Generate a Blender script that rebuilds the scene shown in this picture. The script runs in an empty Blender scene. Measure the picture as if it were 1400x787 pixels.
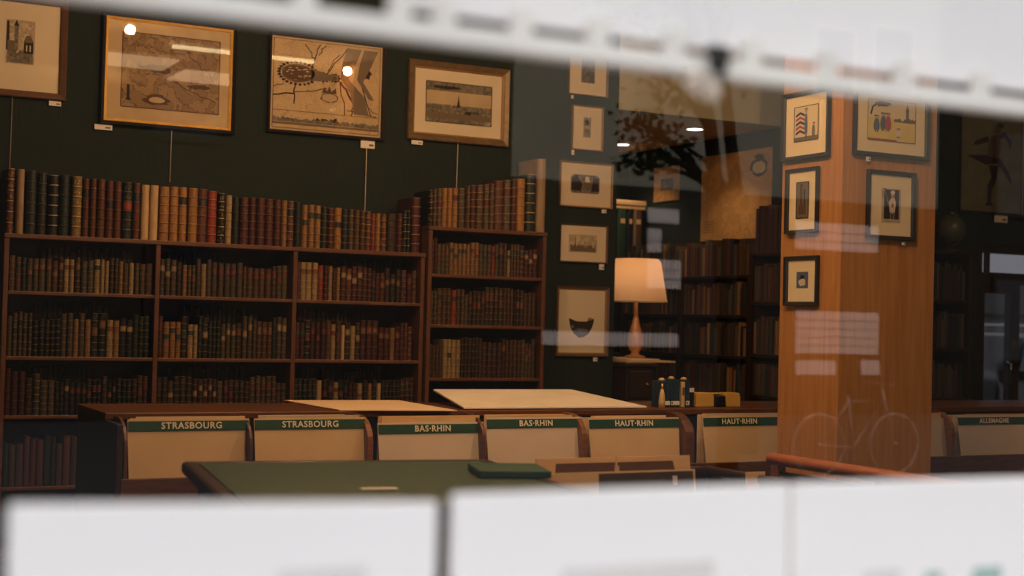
import bpy, bmesh, math, random
from mathutils import Vector, Matrix
R_ = random.Random(7)
S = bpy.context.scene
COL = S.collection

# ------------------------------------------------------------------ camera
FPX, YAW, PITCH, ROLL, EYE = 1965.12, .4797416, .0232260, .0252359, 1.42
CF = Vector((math.sin(YAW)*math.cos(PITCH), math.cos(YAW)*math.cos(PITCH), math.sin(PITCH)))
_R = Vector((math.cos(YAW), -math.sin(YAW), 0)); _U = _R.cross(CF)
CR = _R*math.cos(ROLL) + _U*math.sin(ROLL); CU = -_R*math.sin(ROLL) + _U*math.cos(ROLL)
CAM = Vector((0, 0, EYE))
cd = bpy.data.cameras.new('camera'); cam = bpy.data.objects.new('camera', cd); COL.objects.link(cam)
cd.sensor_width = 36; cd.lens = FPX/1400*36; cd.clip_start = .02; cd.clip_end = 300
m3 = Matrix((CR, CU, -CF)).transposed()
cam.matrix_world = Matrix.Translation(CAM) @ m3.to_4x4()
cd.dof.use_dof = True; cd.dof.focus_distance = 6.5; cd.dof.aperture_fstop = 2.3
S.camera = cam
S.view_settings.view_transform = 'Standard'; S.view_settings.look = 'None'
S.view_settings.exposure = 0; S.view_settings.gamma = 1; S.view_settings.use_curve_mapping = False

def ray(x, y): return CF + CR*((x-700)/FPX) - CU*((y-393.5)/FPX)
def aty(x, y, Y): d = ray(x, y); return CAM + d*(Y/d.y)
def atx(x, y, X): d = ray(x, y); return CAM + d*(X/d.x)
def atz(x, y, z): d = ray(x, y); return CAM + d*((z-EYE)/d.z)
GLASS_Y = .75
def refl(x, y, Y):                     # the street point seen mirrored in the shop window
    d = ray(x, y); t = (2*GLASS_Y - Y)/d.y
    return Vector((d.x*t, Y, EYE + d.z*t))

# ------------------------------------------------------------------ sky: bright overcast
w = bpy.data.worlds.new('world'); S.world = w; w.use_nodes = True
bg = w.node_tree.nodes['Background']; bg.inputs[0].default_value = (.97, .97, 1, 1); bg.inputs[1].default_value = 2.75
sd = bpy.data.lights.new('sun', 'SUN'); sd.energy = 6.5; sd.angle = .01; sd.color = (1, .93, .84); so = bpy.data.objects.new('sun', sd); COL.objects.link(so)
so.rotation_euler = Vector((.28, .72, .64)).to_track_quat('Z', 'Y').to_euler()      # sun stands behind the shop, the far side of the street is lit

# ------------------------------------------------------------------ materials
MAT = {}
def mat(name, col=(.5, .5, .5), rough=.6, spec=.4, metal=0, noise=None, nscale=20, stretch=None, emit=None, estr=0, bump=0, src='Object', detail=4):
    m = bpy.data.materials.new(name); m.use_nodes = True; nt = m.node_tree; p = nt.nodes['Principled BSDF']
    p.inputs['Base Color'].default_value = (*col, 1); p.inputs['Roughness'].default_value = rough
    p.inputs['Specular IOR Level'].default_value = spec; p.inputs['Metallic'].default_value = metal
    if emit:
        p.inputs['Emission Color'].default_value = (*emit, 1); p.inputs['Emission Strength'].default_value = estr
    if noise or bump:
        tc = nt.nodes.new('ShaderNodeTexCoord'); mp = nt.nodes.new('ShaderNodeMapping')
        nt.links.new(tc.outputs[src], mp.inputs[0])
        if stretch: mp.inputs['Scale'].default_value = stretch
        nz = nt.nodes.new('ShaderNodeTexNoise'); nz.inputs['Scale'].default_value = nscale; nz.inputs['Detail'].default_value = detail
        nt.links.new(mp.outputs[0], nz.inputs['Vector'])
        if noise:
            rp = nt.nodes.new('ShaderNodeValToRGB'); rp.color_ramp.elements[0].position = .33; rp.color_ramp.elements[1].position = .68
            rp.color_ramp.elements[0].color = (*col, 1); rp.color_ramp.elements[1].color = (*noise, 1)
            nt.links.new(nz.outputs['Fac'], rp.inputs[0]); nt.links.new(rp.outputs[0], p.inputs['Base Color'])
        if bump:
            b = nt.nodes.new('ShaderNodeBump'); b.inputs['Strength'].default_value = bump; b.inputs['Distance'].default_value = .01
            nt.links.new(nz.outputs['Fac'], b.inputs['Height']); nt.links.new(b.outputs[0], p.inputs['Normal'])
    MAT[name] = m; return m

mat('wall_green', (.014, .020, .016), .85, .1, noise=(.020, .027, .021), nscale=40, stretch=(6, 6, .15))
mat('soffit', (.42, .39, .29), .8, .2, noise=(.46, .42, .31), nscale=6)
mat('ceiling', (.36, .28, .20), .8, .2, noise=(.40, .31, .22), nscale=3)
mat('ceiling_brown', (.50, .33, .22), .8, .2, noise=(.54, .36, .24), nscale=3)
mat('floor', (.06, .03, .015), .5, .4, noise=(.1, .05, .025), nscale=6, stretch=(1, 8, 1))
mat('mahogany', (.085, .030, .012), .42, .4, noise=(.13, .048, .020), nscale=9, stretch=(1, 6, 6))
mat('mahogany_v', (.085, .030, .012), .42, .4, noise=(.13, .048, .020), nscale=9, stretch=(6, 6, 1))
mat('darkwood', (.022, .009, .005), .4, .4, noise=(.035, .014, .008), nscale=9, stretch=(1, 6, 6))
mat('bincherry', (.16, .055, .020), .38, .45, noise=(.22, .08, .03), nscale=10, stretch=(1, 7, 7))
mat('oak', (.40, .17, .045), .42, .4, noise=(.50, .23, .068), nscale=7, stretch=(7, 7, .5), detail=6, bump=.05)
mat('orangewood', (.25, .07, .022), .35, .5, noise=(.32, .10, .03), nscale=9, stretch=(6, 1, 6))
mat('gold', (.95, .55, .12), .32, .6, metal=.25, noise=(.8, .44, .09), nscale=30)
mat('gold_dull', (.20, .125, .055), .4, .5, metal=.3, noise=(.14, .085, .035), nscale=30)
mat('frame_brown', (.11, .05, .025), .4, .5, noise=(.14, .065, .03), nscale=12, stretch=(1, 1, 6))
mat('frame_dark', (.018, .008, .006), .35, .5)
mat('frame_black', (.012, .010, .009), .4, .4)
mat('frame_tan', (.30, .17, .07), .45, .4, noise=(.24, .13, .05), nscale=14)
mat('mat_cream', (.66, .55, .40), .9, .1, noise=(.70, .59, .43), nscale=8)
mat('mat_yellow', (.80, .66, .42), .9, .1, noise=(.84, .70, .45), nscale=8)
mat('paper_tan', (.46, .34, .20), .9, .1, noise=(.54, .41, .25), nscale=7)
mat('ink', (.035, .026, .020), .9, .05)
mat('ink_brown', (.11, .06, .035), .9, .05)
mat('ink_mid', (.17, .125, .085), .9, .05)
mat('ink_grey', (.10, .09, .075), .9, .05, noise=(.25, .2, .15), nscale=60)
mat('wash_yellow', (.70, .52, .13), .9, .05, noise=(.74, .58, .2), nscale=18)
mat('wash_red', (.42, .07, .05), .9, .05); mat('wash_blue', (.10, .13, .22), .9, .05)
mat('wash_sky', (.74, .60, .38), .9, .05); mat('wash_skin', (.55, .33, .2), .9, .05)
mat('wash_purple', (.05, .014, .018), .9, .05); mat('wash_olive', (.15, .145, .075), .9, .05, noise=(.19, .18, .10), nscale=9)
mat('tag', (.75, .68, .6), .8, .2); mat('tag_print', (.1, .09, .08), .9, .1)
mat('wire', (.5, .42, .32), .4, .5, metal=.6)
mat('board_cream', (.58, .41, .235), .8, .15, noise=(.63, .45, .26), nscale=5)
mat('board_white', (.58, .47, .37), .8, .15, noise=(.62, .51, .40), nscale=5)
mat('kraft', (.70, .44, .21), .8, .2, noise=(.78, .52, .26), nscale=14, stretch=(.5, 4, 4))
mat('header_green', (.010, .055, .024), .6, .3)
mat('lettering', (.75, .68, .52), .7, .2)
mat('paper_pale', (.78, .68, .56), .55, .4, noise=(.85, .77, .66), nscale=6, detail=6)
mat('paper_warm', (.74, .54, .35), .8, .2, noise=(.78, .58, .38), nscale=3)
mat('white_paper', (.86, .85, .86), .75, .2, noise=(.88, .87, .88), nscale=3)
mat('white_paint', (.82, .80, .76), .6, .3, noise=(.79, .77, .72), nscale=5)
mat('rule_grey', (.70, .68, .67), .9, .1); mat('print_teal', (.35, .50, .46), .8, .1); mat('print_brown', (.4, .28, .16), .8, .1)
mat('leather_green', (.030, .060, .036), .45, .35, noise=(.045, .08, .05), nscale=20)
mat('sleeve', (.15, .07, .035), .35, .5, noise=(.11, .055, .03), nscale=6)
mat('sleeve_dark', (.055, .035, .025), .3, .5, noise=(.09, .06, .04), nscale=6)
mat('folder_green', (.02, .06, .035), .6, .3)
mat('pack_blue', (.012, .030, .055), .35, .5, noise=(.02, .05, .085), nscale=20, stretch=(1, 1, .2))
mat('pack_black', (.012, .012, .014), .4, .4); mat('tape_yellow', (.62, .36, .07), .5, .4)
mat('pack_gold', (.6, .42, .18), .35, .5); mat('brass', (.6, .36, .12), .3, .5, metal=.9)
mat('page_edge', (.50, .38, .24), .9, .1, noise=(.40, .30, .18), nscale=60, stretch=(8, 1, 1))
mat('globe_paint', (.05, .08, .05), .4, .4, noise=(.14, .09, .045), nscale=5)
mat('black_metal', (.01, .01, .01), .4, .4)
mat('lamp_glass', (.55, .26, .10), .12, .6, noise=(.42, .18, .07), nscale=10, stretch=(5, 5, .4))
mat('lamp_emit', (.9, .8, .6), .5, .2, emit=(1, .62, .32), estr=10)
mat('down_emit', (.9, .8, .6), .5, .2, emit=(1, .80, .58), estr=9)
mat('panel_emit', (.9, .8, .6), .5, .2, emit=(1, .66, .36), estr=4.5)
mat('tube_emit', (.9, .8, .6), .5, .2, emit=(1, .80, .45), estr=9)
mat('asphalt', (.05, .05, .052), .9, .2, noise=(.065, .065, .066), nscale=3)
mat('paving', (.2, .19, .18), .9, .2, noise=(.25, .24, .22), nscale=2)
mat('facade_dark', (.026, .024, .020), .9, .1, noise=(.034, .03, .026), nscale=1.2)
mat('facade_pale', (.27, .25, .20), .9, .1, noise=(.31, .29, .235), nscale=.8)
mat('siding', (.70, .60, .58), .8, .2, noise=(.74, .64, .62), nscale=2)
mat('pane_dark', (.02, .022, .025), .1, .5)
mat('bark', (.010, .008, .006), .9, .05, noise=(.015, .012, .009), nscale=9, stretch=(4, 4, .6))
mat('leaf', (.010, .016, .007), .8, .1)
mat('car_white', (.78, .78, .80), .25, .5); mat('car_dark', (.02, .022, .026), .2, .5); mat('rubber', (.012, .012, .012), .8, .2)
mat('chrome', (.6, .6, .6), .15, .5, metal=1)
mat('stone', (.42, .38, .36), .9, .1, noise=(.48, .44, .41), nscale=2)
mat('roof_dark', (.02, .02, .022), .8, .2)

def glassmat(name, base=.042, tint=(1, 1, 1), rough=0):
    m = bpy.data.materials.new(name); m.use_nodes = True; nt = m.node_tree; n = nt.nodes; n.clear()
    o = n.new('ShaderNodeOutputMaterial'); mx = n.new('ShaderNodeMixShader'); t = n.new('ShaderNodeBsdfTransparent'); g = n.new('ShaderNodeBsdfGlossy')
    t.inputs[0].default_value = (*tint, 1); g.inputs['Roughness'].default_value = rough; g.inputs[0].default_value = (1, 1, 1, 1)
    lw = n.new('ShaderNodeLayerWeight'); lw.inputs[0].default_value = .5
    pw = n.new('ShaderNodeMath'); pw.operation = 'POWER'; pw.inputs[1].default_value = 5
    ma = n.new('ShaderNodeMath'); ma.operation = 'MULTIPLY_ADD'; ma.inputs[1].default_value = 1-base; ma.inputs[2].default_value = base
    nt.links.new(lw.outputs['Facing'], pw.inputs[0]); nt.links.new(pw.outputs[0], ma.inputs[0]); nt.links.new(ma.outputs[0], mx.inputs[0])
    nt.links.new(t.outputs[0], mx.inputs[1]); nt.links.new(g.outputs[0], mx.inputs[2]); nt.links.new(mx.outputs[0], o.inputs[0])
    MAT[name] = m; return m
glassmat('shop_glass', .042); glassmat('picture_glass', .05); glassmat('tinted_glass', .04, (.055, .055, .06))  # door tint added to dim the view to a faint reflection

def leathermat():
    m = bpy.data.materials.new('leather'); m.use_nodes = True; nt = m.node_tree; N = nt.nodes; L = nt.links.new
    p = N['Principled BSDF']; p.inputs['Roughness'].default_value = .42; p.inputs['Specular IOR Level'].default_value = .35
    oi = N.new('ShaderNodeObjectInfo'); tc = N.new('ShaderNodeTexCoord'); sx = N.new('ShaderNodeSeparateXYZ'); L(tc.outputs['Object'], sx.inputs[0])
    def M(op, a, b=None, c=None):
        x = N.new('ShaderNodeMath'); x.operation = op
        for i, v in enumerate((a, b, c)):
            if v is None: continue
            if isinstance(v, (int, float)): x.inputs[i].default_value = v
            else: L(v, x.inputs[i])
        return x.outputs[0]
    nz = N.new('ShaderNodeTexNoise'); nz.noise_dimensions = '4D'; nz.inputs['Scale'].default_value = 4; nz.inputs['Detail'].default_value = 5
    L(tc.outputs['Object'], nz.inputs['Vector']); L(M('MULTIPLY', oi.outputs['Random'], 50), nz.inputs['W'])
    sc = N.new('ShaderNodeMix'); sc.data_type = 'RGBA'; sc.blend_type = 'MULTIPLY'; sc.inputs[0].default_value = 1
    vv = N.new('ShaderNodeCombineColor'); k = M('MULTIPLY_ADD', nz.outputs['Fac'], 1.0, .5)
    for i in range(3): L(k, vv.inputs[i])
    L(oi.outputs['Color'], sc.inputs[6]); L(vv.outputs[0], sc.inputs[7])
    # gilt rules at every raised band and a little ornament in each compartment
    fr = M('FRACT', M('MULTIPLY_ADD', sx.outputs[2], 6, .0))
    d = M('ABSOLUTE', M('SUBTRACT', fr, .5))
    rule = M('GREATER_THAN', d, .455)
    vo = N.new('ShaderNodeTexVoronoi'); vo.inputs['Scale'].default_value = 1; mp = N.new('ShaderNodeMapping'); mp.inputs['Scale'].default_value = (5, .01, 22)
    L(tc.outputs['Object'], mp.inputs[0]); L(mp.outputs[0], vo.inputs['Vector'])
    orn = M('MULTIPLY', M('LESS_THAN', vo.outputs['Distance'], .30), M('LESS_THAN', d, .25))
    orn = M('MULTIPLY', orn, M('GREATER_THAN', oi.outputs['Random'], .45))
    g = M('MAXIMUM', rule, M('MULTIPLY', orn, .8))
    g = M('MULTIPLY', g, M('LESS_THAN', sx.outputs[1], .12)); g = M('MULTIPLY', g, oi.outputs['Alpha'])
    mx = N.new('ShaderNodeMix'); mx.data_type = 'RGBA'; L(g, mx.inputs[0]); L(sc.outputs[2], mx.inputs[6]); mx.inputs[7].default_value = (.50, .33, .12, 1)
    L(mx.outputs[2], p.inputs['Base Color']); MAT['leather'] = m
    m = bpy.data.materials.new('vcol_leather'); m.use_nodes = True; nt = m.node_tree; p = nt.nodes['Principled BSDF']; p.inputs['Roughness'].default_value = .5
    a = nt.nodes.new('ShaderNodeVertexColor'); a.layer_name = 'Col'; nt.links.new(a.outputs[0], p.inputs['Base Color']); MAT['vcol_leather'] = m
    m = bpy.data.materials.new('title_label'); m.use_nodes = True; nt = m.node_tree; p = nt.nodes['Principled BSDF']; p.inputs['Roughness'].default_value = .5
    a = nt.nodes.new('ShaderNodeObjectInfo'); nt.links.new(a.outputs['Color'], p.inputs['Base Color']); MAT['title_label'] = m
leathermat()

def mapmat(name, paper, ink, scale, seed, thick=.035, tone=.35):
    """engraved map: contour lines of warped noise printed on toned paper"""
    m = bpy.data.materials.new(name); m.use_nodes = True; nt = m.node_tree; N = nt.nodes; L = nt.links.new
    p = N['Principled BSDF']; p.inputs['Roughness'].default_value = .9; p.inputs['Specular IOR Level'].default_value = .1
    tc = N.new('ShaderNodeTexCoord'); nz = N.new('ShaderNodeTexNoise'); nz.noise_dimensions = '4D'; nz.inputs['W'].default_value = seed
    nz.inputs['Scale'].default_value = scale; nz.inputs['Detail'].default_value = 6; nz.inputs['Distortion'].default_value = .6; L(tc.outputs['Object'], nz.inputs['Vector'])
    def M(op, a, b=None):
        x = N.new('ShaderNodeMath'); x.operation = op
        for i, v in enumerate((a, b)):
            if v is None: continue
            if isinstance(v, (int, float)): x.inputs[i].default_value = v
            else: L(v, x.inputs[i])
        return x.outputs[0]
    fr = M('FRACT', M('MULTIPLY', nz.outputs['Fac'], 7)); ln = M('LESS_THAN', M('ABSOLUTE', M('SUBTRACT', fr, .5)), thick)
    n2 = N.new('ShaderNodeTexNoise'); n2.inputs['Scale'].default_value = scale*14; n2.inputs['Detail'].default_value = 2; L(tc.outputs['Object'], n2.inputs['Vector'])
    sp = M('GREATER_THAN', n2.outputs['Fac'], .60); tn = M('MULTIPLY', M('GREATER_THAN', nz.outputs['Fac'], .5), tone)
    f = M('MAXIMUM', M('MULTIPLY', M('MAXIMUM', ln, M('MULTIPLY', sp, .55)), .75), tn)
    mx = N.new('ShaderNodeMix'); mx.data_type = 'RGBA'; L(f, mx.inputs[0]); mx.inputs[6].default_value = (*paper, 1); mx.inputs[7].default_value = (*ink, 1)
    L(mx.outputs[2], p.inputs['Base Color']); MAT[name] = m; return m
mapmat('map_brown', (.33, .22, .12), (.10, .058, .034), 13, 2.3, .075, .3)
mapmat('map_tan', (.52, .38, .22), (.30, .20, .11), 8.0, 5.1, .03, .12)
mapmat('map_wall', (.46, .24, .085), (.20, .10, .035), 13.0, 9.7, .03, .25)
mapmat('engraving', (.46, .36, .24), (.09, .07, .05), 26, 4.4, .12, .45)
mapmat('engraving_light', (.56, .45, .31), (.20, .15, .1), 26, 7.4, .08, .3)
mapmat('engraving_dark', (.16, .12, .085), (.03, .025, .02), 30, 1.4, .12, .6)

# ------------------------------------------------------------------ object helpers
def link(name, me, m=None, parent=None, loc=None, rz=None):
    o = bpy.data.objects.new(name, me); COL.objects.link(o)
    if m is not None and me is not None and len(me.materials) == 0: me.materials.append(MAT[m] if isinstance(m, str) else m)
    if parent: o.parent = parent
    if loc is not None: o.location = loc
    if rz is not None: o.rotation_euler = (0, 0, rz)
    return o
def tag(o, label=None, cat=None, group=None, kind=None):
    for k, v in (('label', label), ('category', cat), ('group', group), ('kind', kind)):
        if v: o[k] = v
    return o
def thing(name, label, cat, loc=(0, 0, 0), rz=0, group=None):
    o = link(name, None, None, None, loc, rz); o.empty_display_size = .1; return tag(o, label, cat, group)

class MB:
    def __init__(s): s.v = []; s.f = []
    def poly(s, pts): n = len(s.v); s.v += [tuple(p) for p in pts]; s.f.append(tuple(range(n, n+len(pts)))); return s
    def box(s, a, b):
        n = len(s.v); x0, y0, z0 = a; x1, y1, z1 = b
        s.v += [(x0, y0, z0), (x1, y0, z0), (x1, y1, z0), (x0, y1, z0), (x0, y0, z1), (x1, y0, z1), (x1, y1, z1), (x0, y1, z1)]
        s.f += [tuple(n+i for i in q) for q in ((0, 3, 2, 1), (4, 5, 6, 7), (0, 1, 5, 4), (1, 2, 6, 5), (2, 3, 7, 6), (3, 0, 4, 7))]; return s
    def hexa(s, p):                    # eight corners, order as in box
        n = len(s.v); s.v += [tuple(q) for q in p]
        s.f += [tuple(n+i for i in q) for q in ((0, 3, 2, 1), (4, 5, 6, 7), (0, 1, 5, 4), (1, 2, 6, 5), (2, 3, 7, 6), (3, 0, 4, 7))]; return s
    def prism(s, pts, axis, a, b):     # outline in the two other axes, extruded
        def mk(p, t):
            return (t, p[0], p[1]) if axis == 'x' else (p[0], t, p[1]) if axis == 'y' else (p[0], p[1], t)
        n = len(s.v); k = len(pts); s.v += [mk(p, a) for p in pts] + [mk(p, b) for p in pts]
        s.f += [tuple(range(n, n+k)), tuple(range(n+2*k-1, n+k-1, -1))]
        for i in range(k): j = (i+1) % k; s.f.append((n+i, n+k+i, n+k+j, n+j))
        return s
    def lathe(s, prof, seg=20, c=(0, 0, 0)):
        n = len(s.v); k = len(prof)
        for i in range(seg):
            a = 2*math.pi*i/seg
            for r, z in prof: s.v.append((c[0]+r*math.cos(a), c[1]+r*math.sin(a), c[2]+z))
        for i in range(seg):
            j = (i+1) % seg
            for q in range(k-1): s.f.append((n+i*k+q, n+j*k+q, n+j*k+q+1, n+i*k+q+1))
        return s
    def tube(s, pts, r, seg=8, r1=None):
        n = len(s.v); pts = [Vector(p) for p in pts]; k = len(pts)
        for i, p in enumerate(pts):
            d = (pts[min(i+1, k-1)]-pts[max(i-1, 0)]).normalized()
            u = d.orthogonal().normalized(); v = d.cross(u); rr = r if r1 is None else r+(r1-r)*i/(k-1)
            for j in range(seg): a = 2*math.pi*j/seg; s.v.append(tuple(p+u*rr*math.cos(a)+v*rr*math.sin(a)))
        for i in range(k-1):
            for j in range(seg): j2 = (j+1) % seg; s.f.append((n+i*seg+j, n+i*seg+j2, n+(i+1)*seg+j2, n+(i+1)*seg+j))
        s.f += [tuple(range(n+seg-1, n-1, -1)), tuple(range(n+(k-1)*seg, n+k*seg))]; return s
    def mesh(s, name, smooth=False):
        me = bpy.data.meshes.new(name); me.from_pydata(s.v, [], s.f)
        bm = bmesh.new(); bm.from_mesh(me); bmesh.ops.recalc_face_normals(bm, faces=bm.faces); bm.to_mesh(me); bm.free()
        if smooth:
            for p in me.polygons: p.use_smooth = True
        return me
    def build(s, name, m, parent=None, loc=None, rz=None, bevel=0, smooth=False):
        o = link(name, s.mesh(name, smooth), m, parent, loc, rz)
        if bevel:
            b = o.modifiers.new('bevel', 'BEVEL'); b.width = bevel; b.segments = 2; b.limit_method = 'ANGLE'
        return o
def bx(name, m, a, b, parent=None, bevel=0): return MB().box(a, b).build(name, m, parent, bevel=bevel)
def struct(name, m, a, b, parent=None): o = bx(name, m, a, b, parent); o['kind'] = 'structure'; return o

# ------------------------------------------------------------------ the room
ZC = 3.35; SOF = 2.753; YB = 7.3; YW = 7.6
struct('floor', 'floor', (-1.6, .6, -.1), (10.6, 9.6, 0))
struct('ceiling', 'ceiling', (-1.6, .6, ZC), (10.6, 7.75, ZC+.12))
struct('wall_back', 'wall_green', (-1.6, YW, 0), (4.67, YW+.15, ZC))
struct('wall_soffit', 'soffit', (4.67, YW, SOF), (5.95, YW+.15, ZC))
struct('wall_recess_left', 'wall_green', (4.52, YW+.15, 0), (4.67, 9.65, SOF))
struct('wall_recess_back', 'wall_green', (4.67, 9.5, 0), (5.95, 9.65, SOF))
struct('wall_recess_right', 'wall_green', (5.95, 6.9, 0), (6.1, 9.65, ZC))
struct('ceiling_recess', 'ceiling_brown', (4.52, YW+.15, SOF), (5.95, 9.65, SOF+.1))
struct('wall_left', 'wall_green', (-1.75, .6, 0), (-1.6, 7.75, ZC))
struct('wall_right', 'wall_green', (10.6, .6, 0), (10.75, 7.75, ZC))
# back right wall with the glazed door opening
dl = aty(1336, 450, YW).x; dr = dl+.95; dtop = aty(1365, 334, YW).z
struct('wall_back_right', 'wall_green', (6.1, YW, 0), (dl, YW+.15, ZC))
struct('wall_back_far_right', 'wall_green', (dr, YW, 0), (10.6, YW+.15, ZC))
struct('wall_over_door', 'wall_green', (dl, YW, dtop), (dr, YW+.15, ZC))
# shop front with its big window
WX0, WX1, WZ0, WZ1 = -1.2, 3.0, .55, 2.7
struct('wall_front_left', 'facade_dark', (-6, .65, -.2), (WX0, .85, 6)); struct('wall_front_right', 'facade_dark', (WX1, .65, -.2), (12, .85, 6))
struct('wall_front_below', 'facade_dark', (WX0, .65, -.2), (WX1, .85, WZ0)); struct('wall_front_above', 'facade_dark', (WX0, .65, WZ1), (WX1, .85, 6))
win = MB().box((WX0, .68, WZ0), (WX0+.06, .82, WZ1)).build('window_1', 'darkwood'); win['kind'] = 'structure'
for nm, a, b in (('window_jamb', (WX1-.06, .68, WZ0), (WX1, .82, WZ1)), ('window_sill', (WX0+.06, .68, WZ0), (WX1-.06, .82, WZ0+.06)), ('window_head', (WX0+.06, .68, WZ1-.06), (WX1-.06, .82, WZ1))):
    bx(nm, 'darkwood', a, b, win)
MB().poly([(WX0+.06, GLASS_Y, WZ0+.06), (WX1-.06, GLASS_Y, WZ0+.06), (WX1-.06, GLASS_Y, WZ1-.06), (WX0+.06, GLASS_Y, WZ1-.06)]).build('window_pane', 'shop_glass', win)

# the glazed door
door = MB().box((dl, YW+.02, 0), (dl+.06, YW+.12, dtop)).build('door_1', 'darkwood'); door['kind'] = 'structure'
bx('door_jamb', 'darkwood', (dr-.06, YW+.02, 0), (dr, YW+.12, dtop), door)
bx('door_head', 'darkwood', (dl+.06, YW+.02, dtop-.06), (dr-.06, YW+.12, dtop), door)
ztr = aty(1365, 378, YW).z
bx('transom_bar', 'darkwood', (dl+.06, YW+.02, ztr-.05), (dr-.06, YW+.12, ztr+.03), door)
xm = aty(1359, 355, YW).x; bx('glazing_bar', 'darkwood', (xm-.012, YW+.05, ztr+.03), (xm+.012, YW+.09, dtop-.06), door)
xr = aty(1386, 440, YW).x
for nm, a, b in (('leaf_stile', (dl+.06, YW+.04, .02), (dl+.11, YW+.09, ztr-.05)), ('leaf_stile', (xr, YW+.04, .02), (xr+.10, YW+.09, ztr-.05)),
                 ('leaf_rail', (dl+.11, YW+.04, .02), (xr, YW+.09, .80)), ('leaf_rail', (dl+.11, YW+.04, ztr-.12), (xr, YW+.09, ztr-.05))): bx(nm, 'darkwood', a, b, door)
bx('leaf_panel', 'darkwood', (xr+.12, YW+.04, .02), (dr-.06, YW+.08, .9), door)
bx('lock_plate', 'brass', (xr+.03, YW+.03, aty(1390, 478, YW).z), (xr+.075, YW+.04, aty(1390, 465, YW).z), door)
MB().tube([(xr-.02, YW+.035, 1.05), (xr-.02, YW+.0, 1.07), (xr-.02, YW+.0, 1.2), (xr-.02, YW+.035, 1.22)], .008).build('pull_handle', 'chrome', door, smooth=True)
for a, b in (((dl+.11, .80), (xr, ztr-.12)), ((dl+.06, ztr+.03), (dr-.06, dtop-.06)), ((xr+.10, .9), (dr-.06, ztr-.05))):
    MB().poly([(a[0], YW+.065, a[1]), (b[0], YW+.065, a[1]), (b[0], YW+.065, b[1]), (a[0], YW+.065, b[1])]).build('door_pane', 'tinted_glass', door)

# ------------------------------------------------------------------ books
def cover_mesh(name, bands=True, seg=8):
    """unit book, spine towards -Y: x -.5...5, y 0..1, z 0..1, rounded spine with raised bands"""
    zs = [(0, 0), (.012, 0)]
    if bands:
        for i in range(1, 6):
            z = i/6; zs += [(z-.016, 0), (z-.009, .02), (z+.009, .02), (z+.016, 0)]
    zs += [(.988, 0), (1, 0)]
    prof = []
    for i in range(seg+1):
        a = math.pi*i/seg; prof.append((-.5*math.cos(a), .085*(1-math.sin(a)), 1))
    prof = [(-.5, 1, 0), (-.5, .12, 0)] + prof + [(.5, .12, 0), (.5, 1, 0)]
    inner = [(.43, 1), (.43, .11), (-.43, .11), (-.43, 1)]
    v = []; f = []; k = len(prof)
    for z, b in zs:
        for x, y, s in prof: v.append((x, y - b*s, z))
    for r in range(len(zs)-1):
        for i in range(k-1): f.append((r*k+i, r*k+i+1, (r+1)*k+i+1, (r+1)*k+i))
    n = len(v); 
    for z in (0, 1):
        v += [(x, y, z) for x, y in inner]
    top = (len(zs)-1)*k
    f.append(tuple(range(k)) + tuple(range(n, n+4))); f.append(tuple(range(top, top+k)) + tuple(range(n+4, n+8)))
    for i in range(3): f.append((n+i, n+i+1, n+5+i, n+4+i))
    f.append((k-1, n, n+4, top+k-1)); f.append((0, n+3, n+7, top))
    me = bpy.data.meshes.new(name); me.from_pydata(v, [], f)
    bm = bmesh.new(); bm.from_mesh(me); bmesh.ops.recalc_face_normals(bm, faces=bm.faces); bm.to_mesh(me); bm.free()
    me.materials.append(MAT['leather']); return me
COVERS = [cover_mesh('book_cover'), cover_mesh('book_cover_flat', False)]
PAGES = MB().box((-.42, .13, .02), (.42, .97, .975)).mesh('page_block'); PAGES.materials.append(MAT['page_edge'])
def label_mesh(z0, z1):
    b = MB(); ps = []
    for i in range(7):
        a = math.pi*(.12+.76*i/6); ps.append((-.5*math.cos(a), .085*(1-math.sin(a))-.004))
    for i in range(6):
        (xa, ya), (xb, yb) = ps[i], ps[i+1]; b.poly([(xa, ya, z0), (xb, yb, z0), (xb, yb, z1), (xa, ya, z1)])
    me = b.mesh('title_label'); bm = bmesh.new(); bm.from_mesh(me); bmesh.ops.remove_doubles(bm, verts=bm.verts, dist=1e-5); bm.to_mesh(me); bm.free()
    me.materials.append(MAT['title_label']); return me
LABELS = [label_mesh(.685, .815), label_mesh(.52, .65)]
COLS = {
 'dark red': (.070, .014, .010), 'red-brown': (.105, .034, .018), 'brown': (.085, .040, .019), 'dark brown': (.040, .021, .012),
 'dark green': (.014, .020, .015), 'black': (.010, .0095, .009), 'dark blue': (.010, .015, .025), 'tan': (.26, .135, .052), 'orange-tan': (.33, .155, .045),
 'cream': (.56, .39, .21), 'olive': (.085, .062, .030), 'bright red': (.26, .035, .018), 'gilt-covered': (.17, .12, .055), 'grey-brown': (.075, .055, .036), 'mottled pale': (.36, .25, .15), 'plum': (.062, .016, .020), 'straw': (.34, .24, .12)}
ORD = 'first second third fourth fifth sixth seventh eighth ninth tenth eleventh twelfth thirteenth fourteenth fifteenth sixteenth seventeenth eighteenth nineteenth twentieth'.split()
TENS = {2: ('twenty', 'twentieth'), 3: ('thirty', 'thirtieth'), 4: ('forty', 'fortieth'), 5: ('fifty', 'fiftieth')}
def ordinal(n):
    if n <= 20: return ORD[n-1]
    t, u = divmod(n, 10); return TENS[t][1] if u == 0 else TENS[t][0]+'-'+ORD[u-1]
NB = [0]
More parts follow.
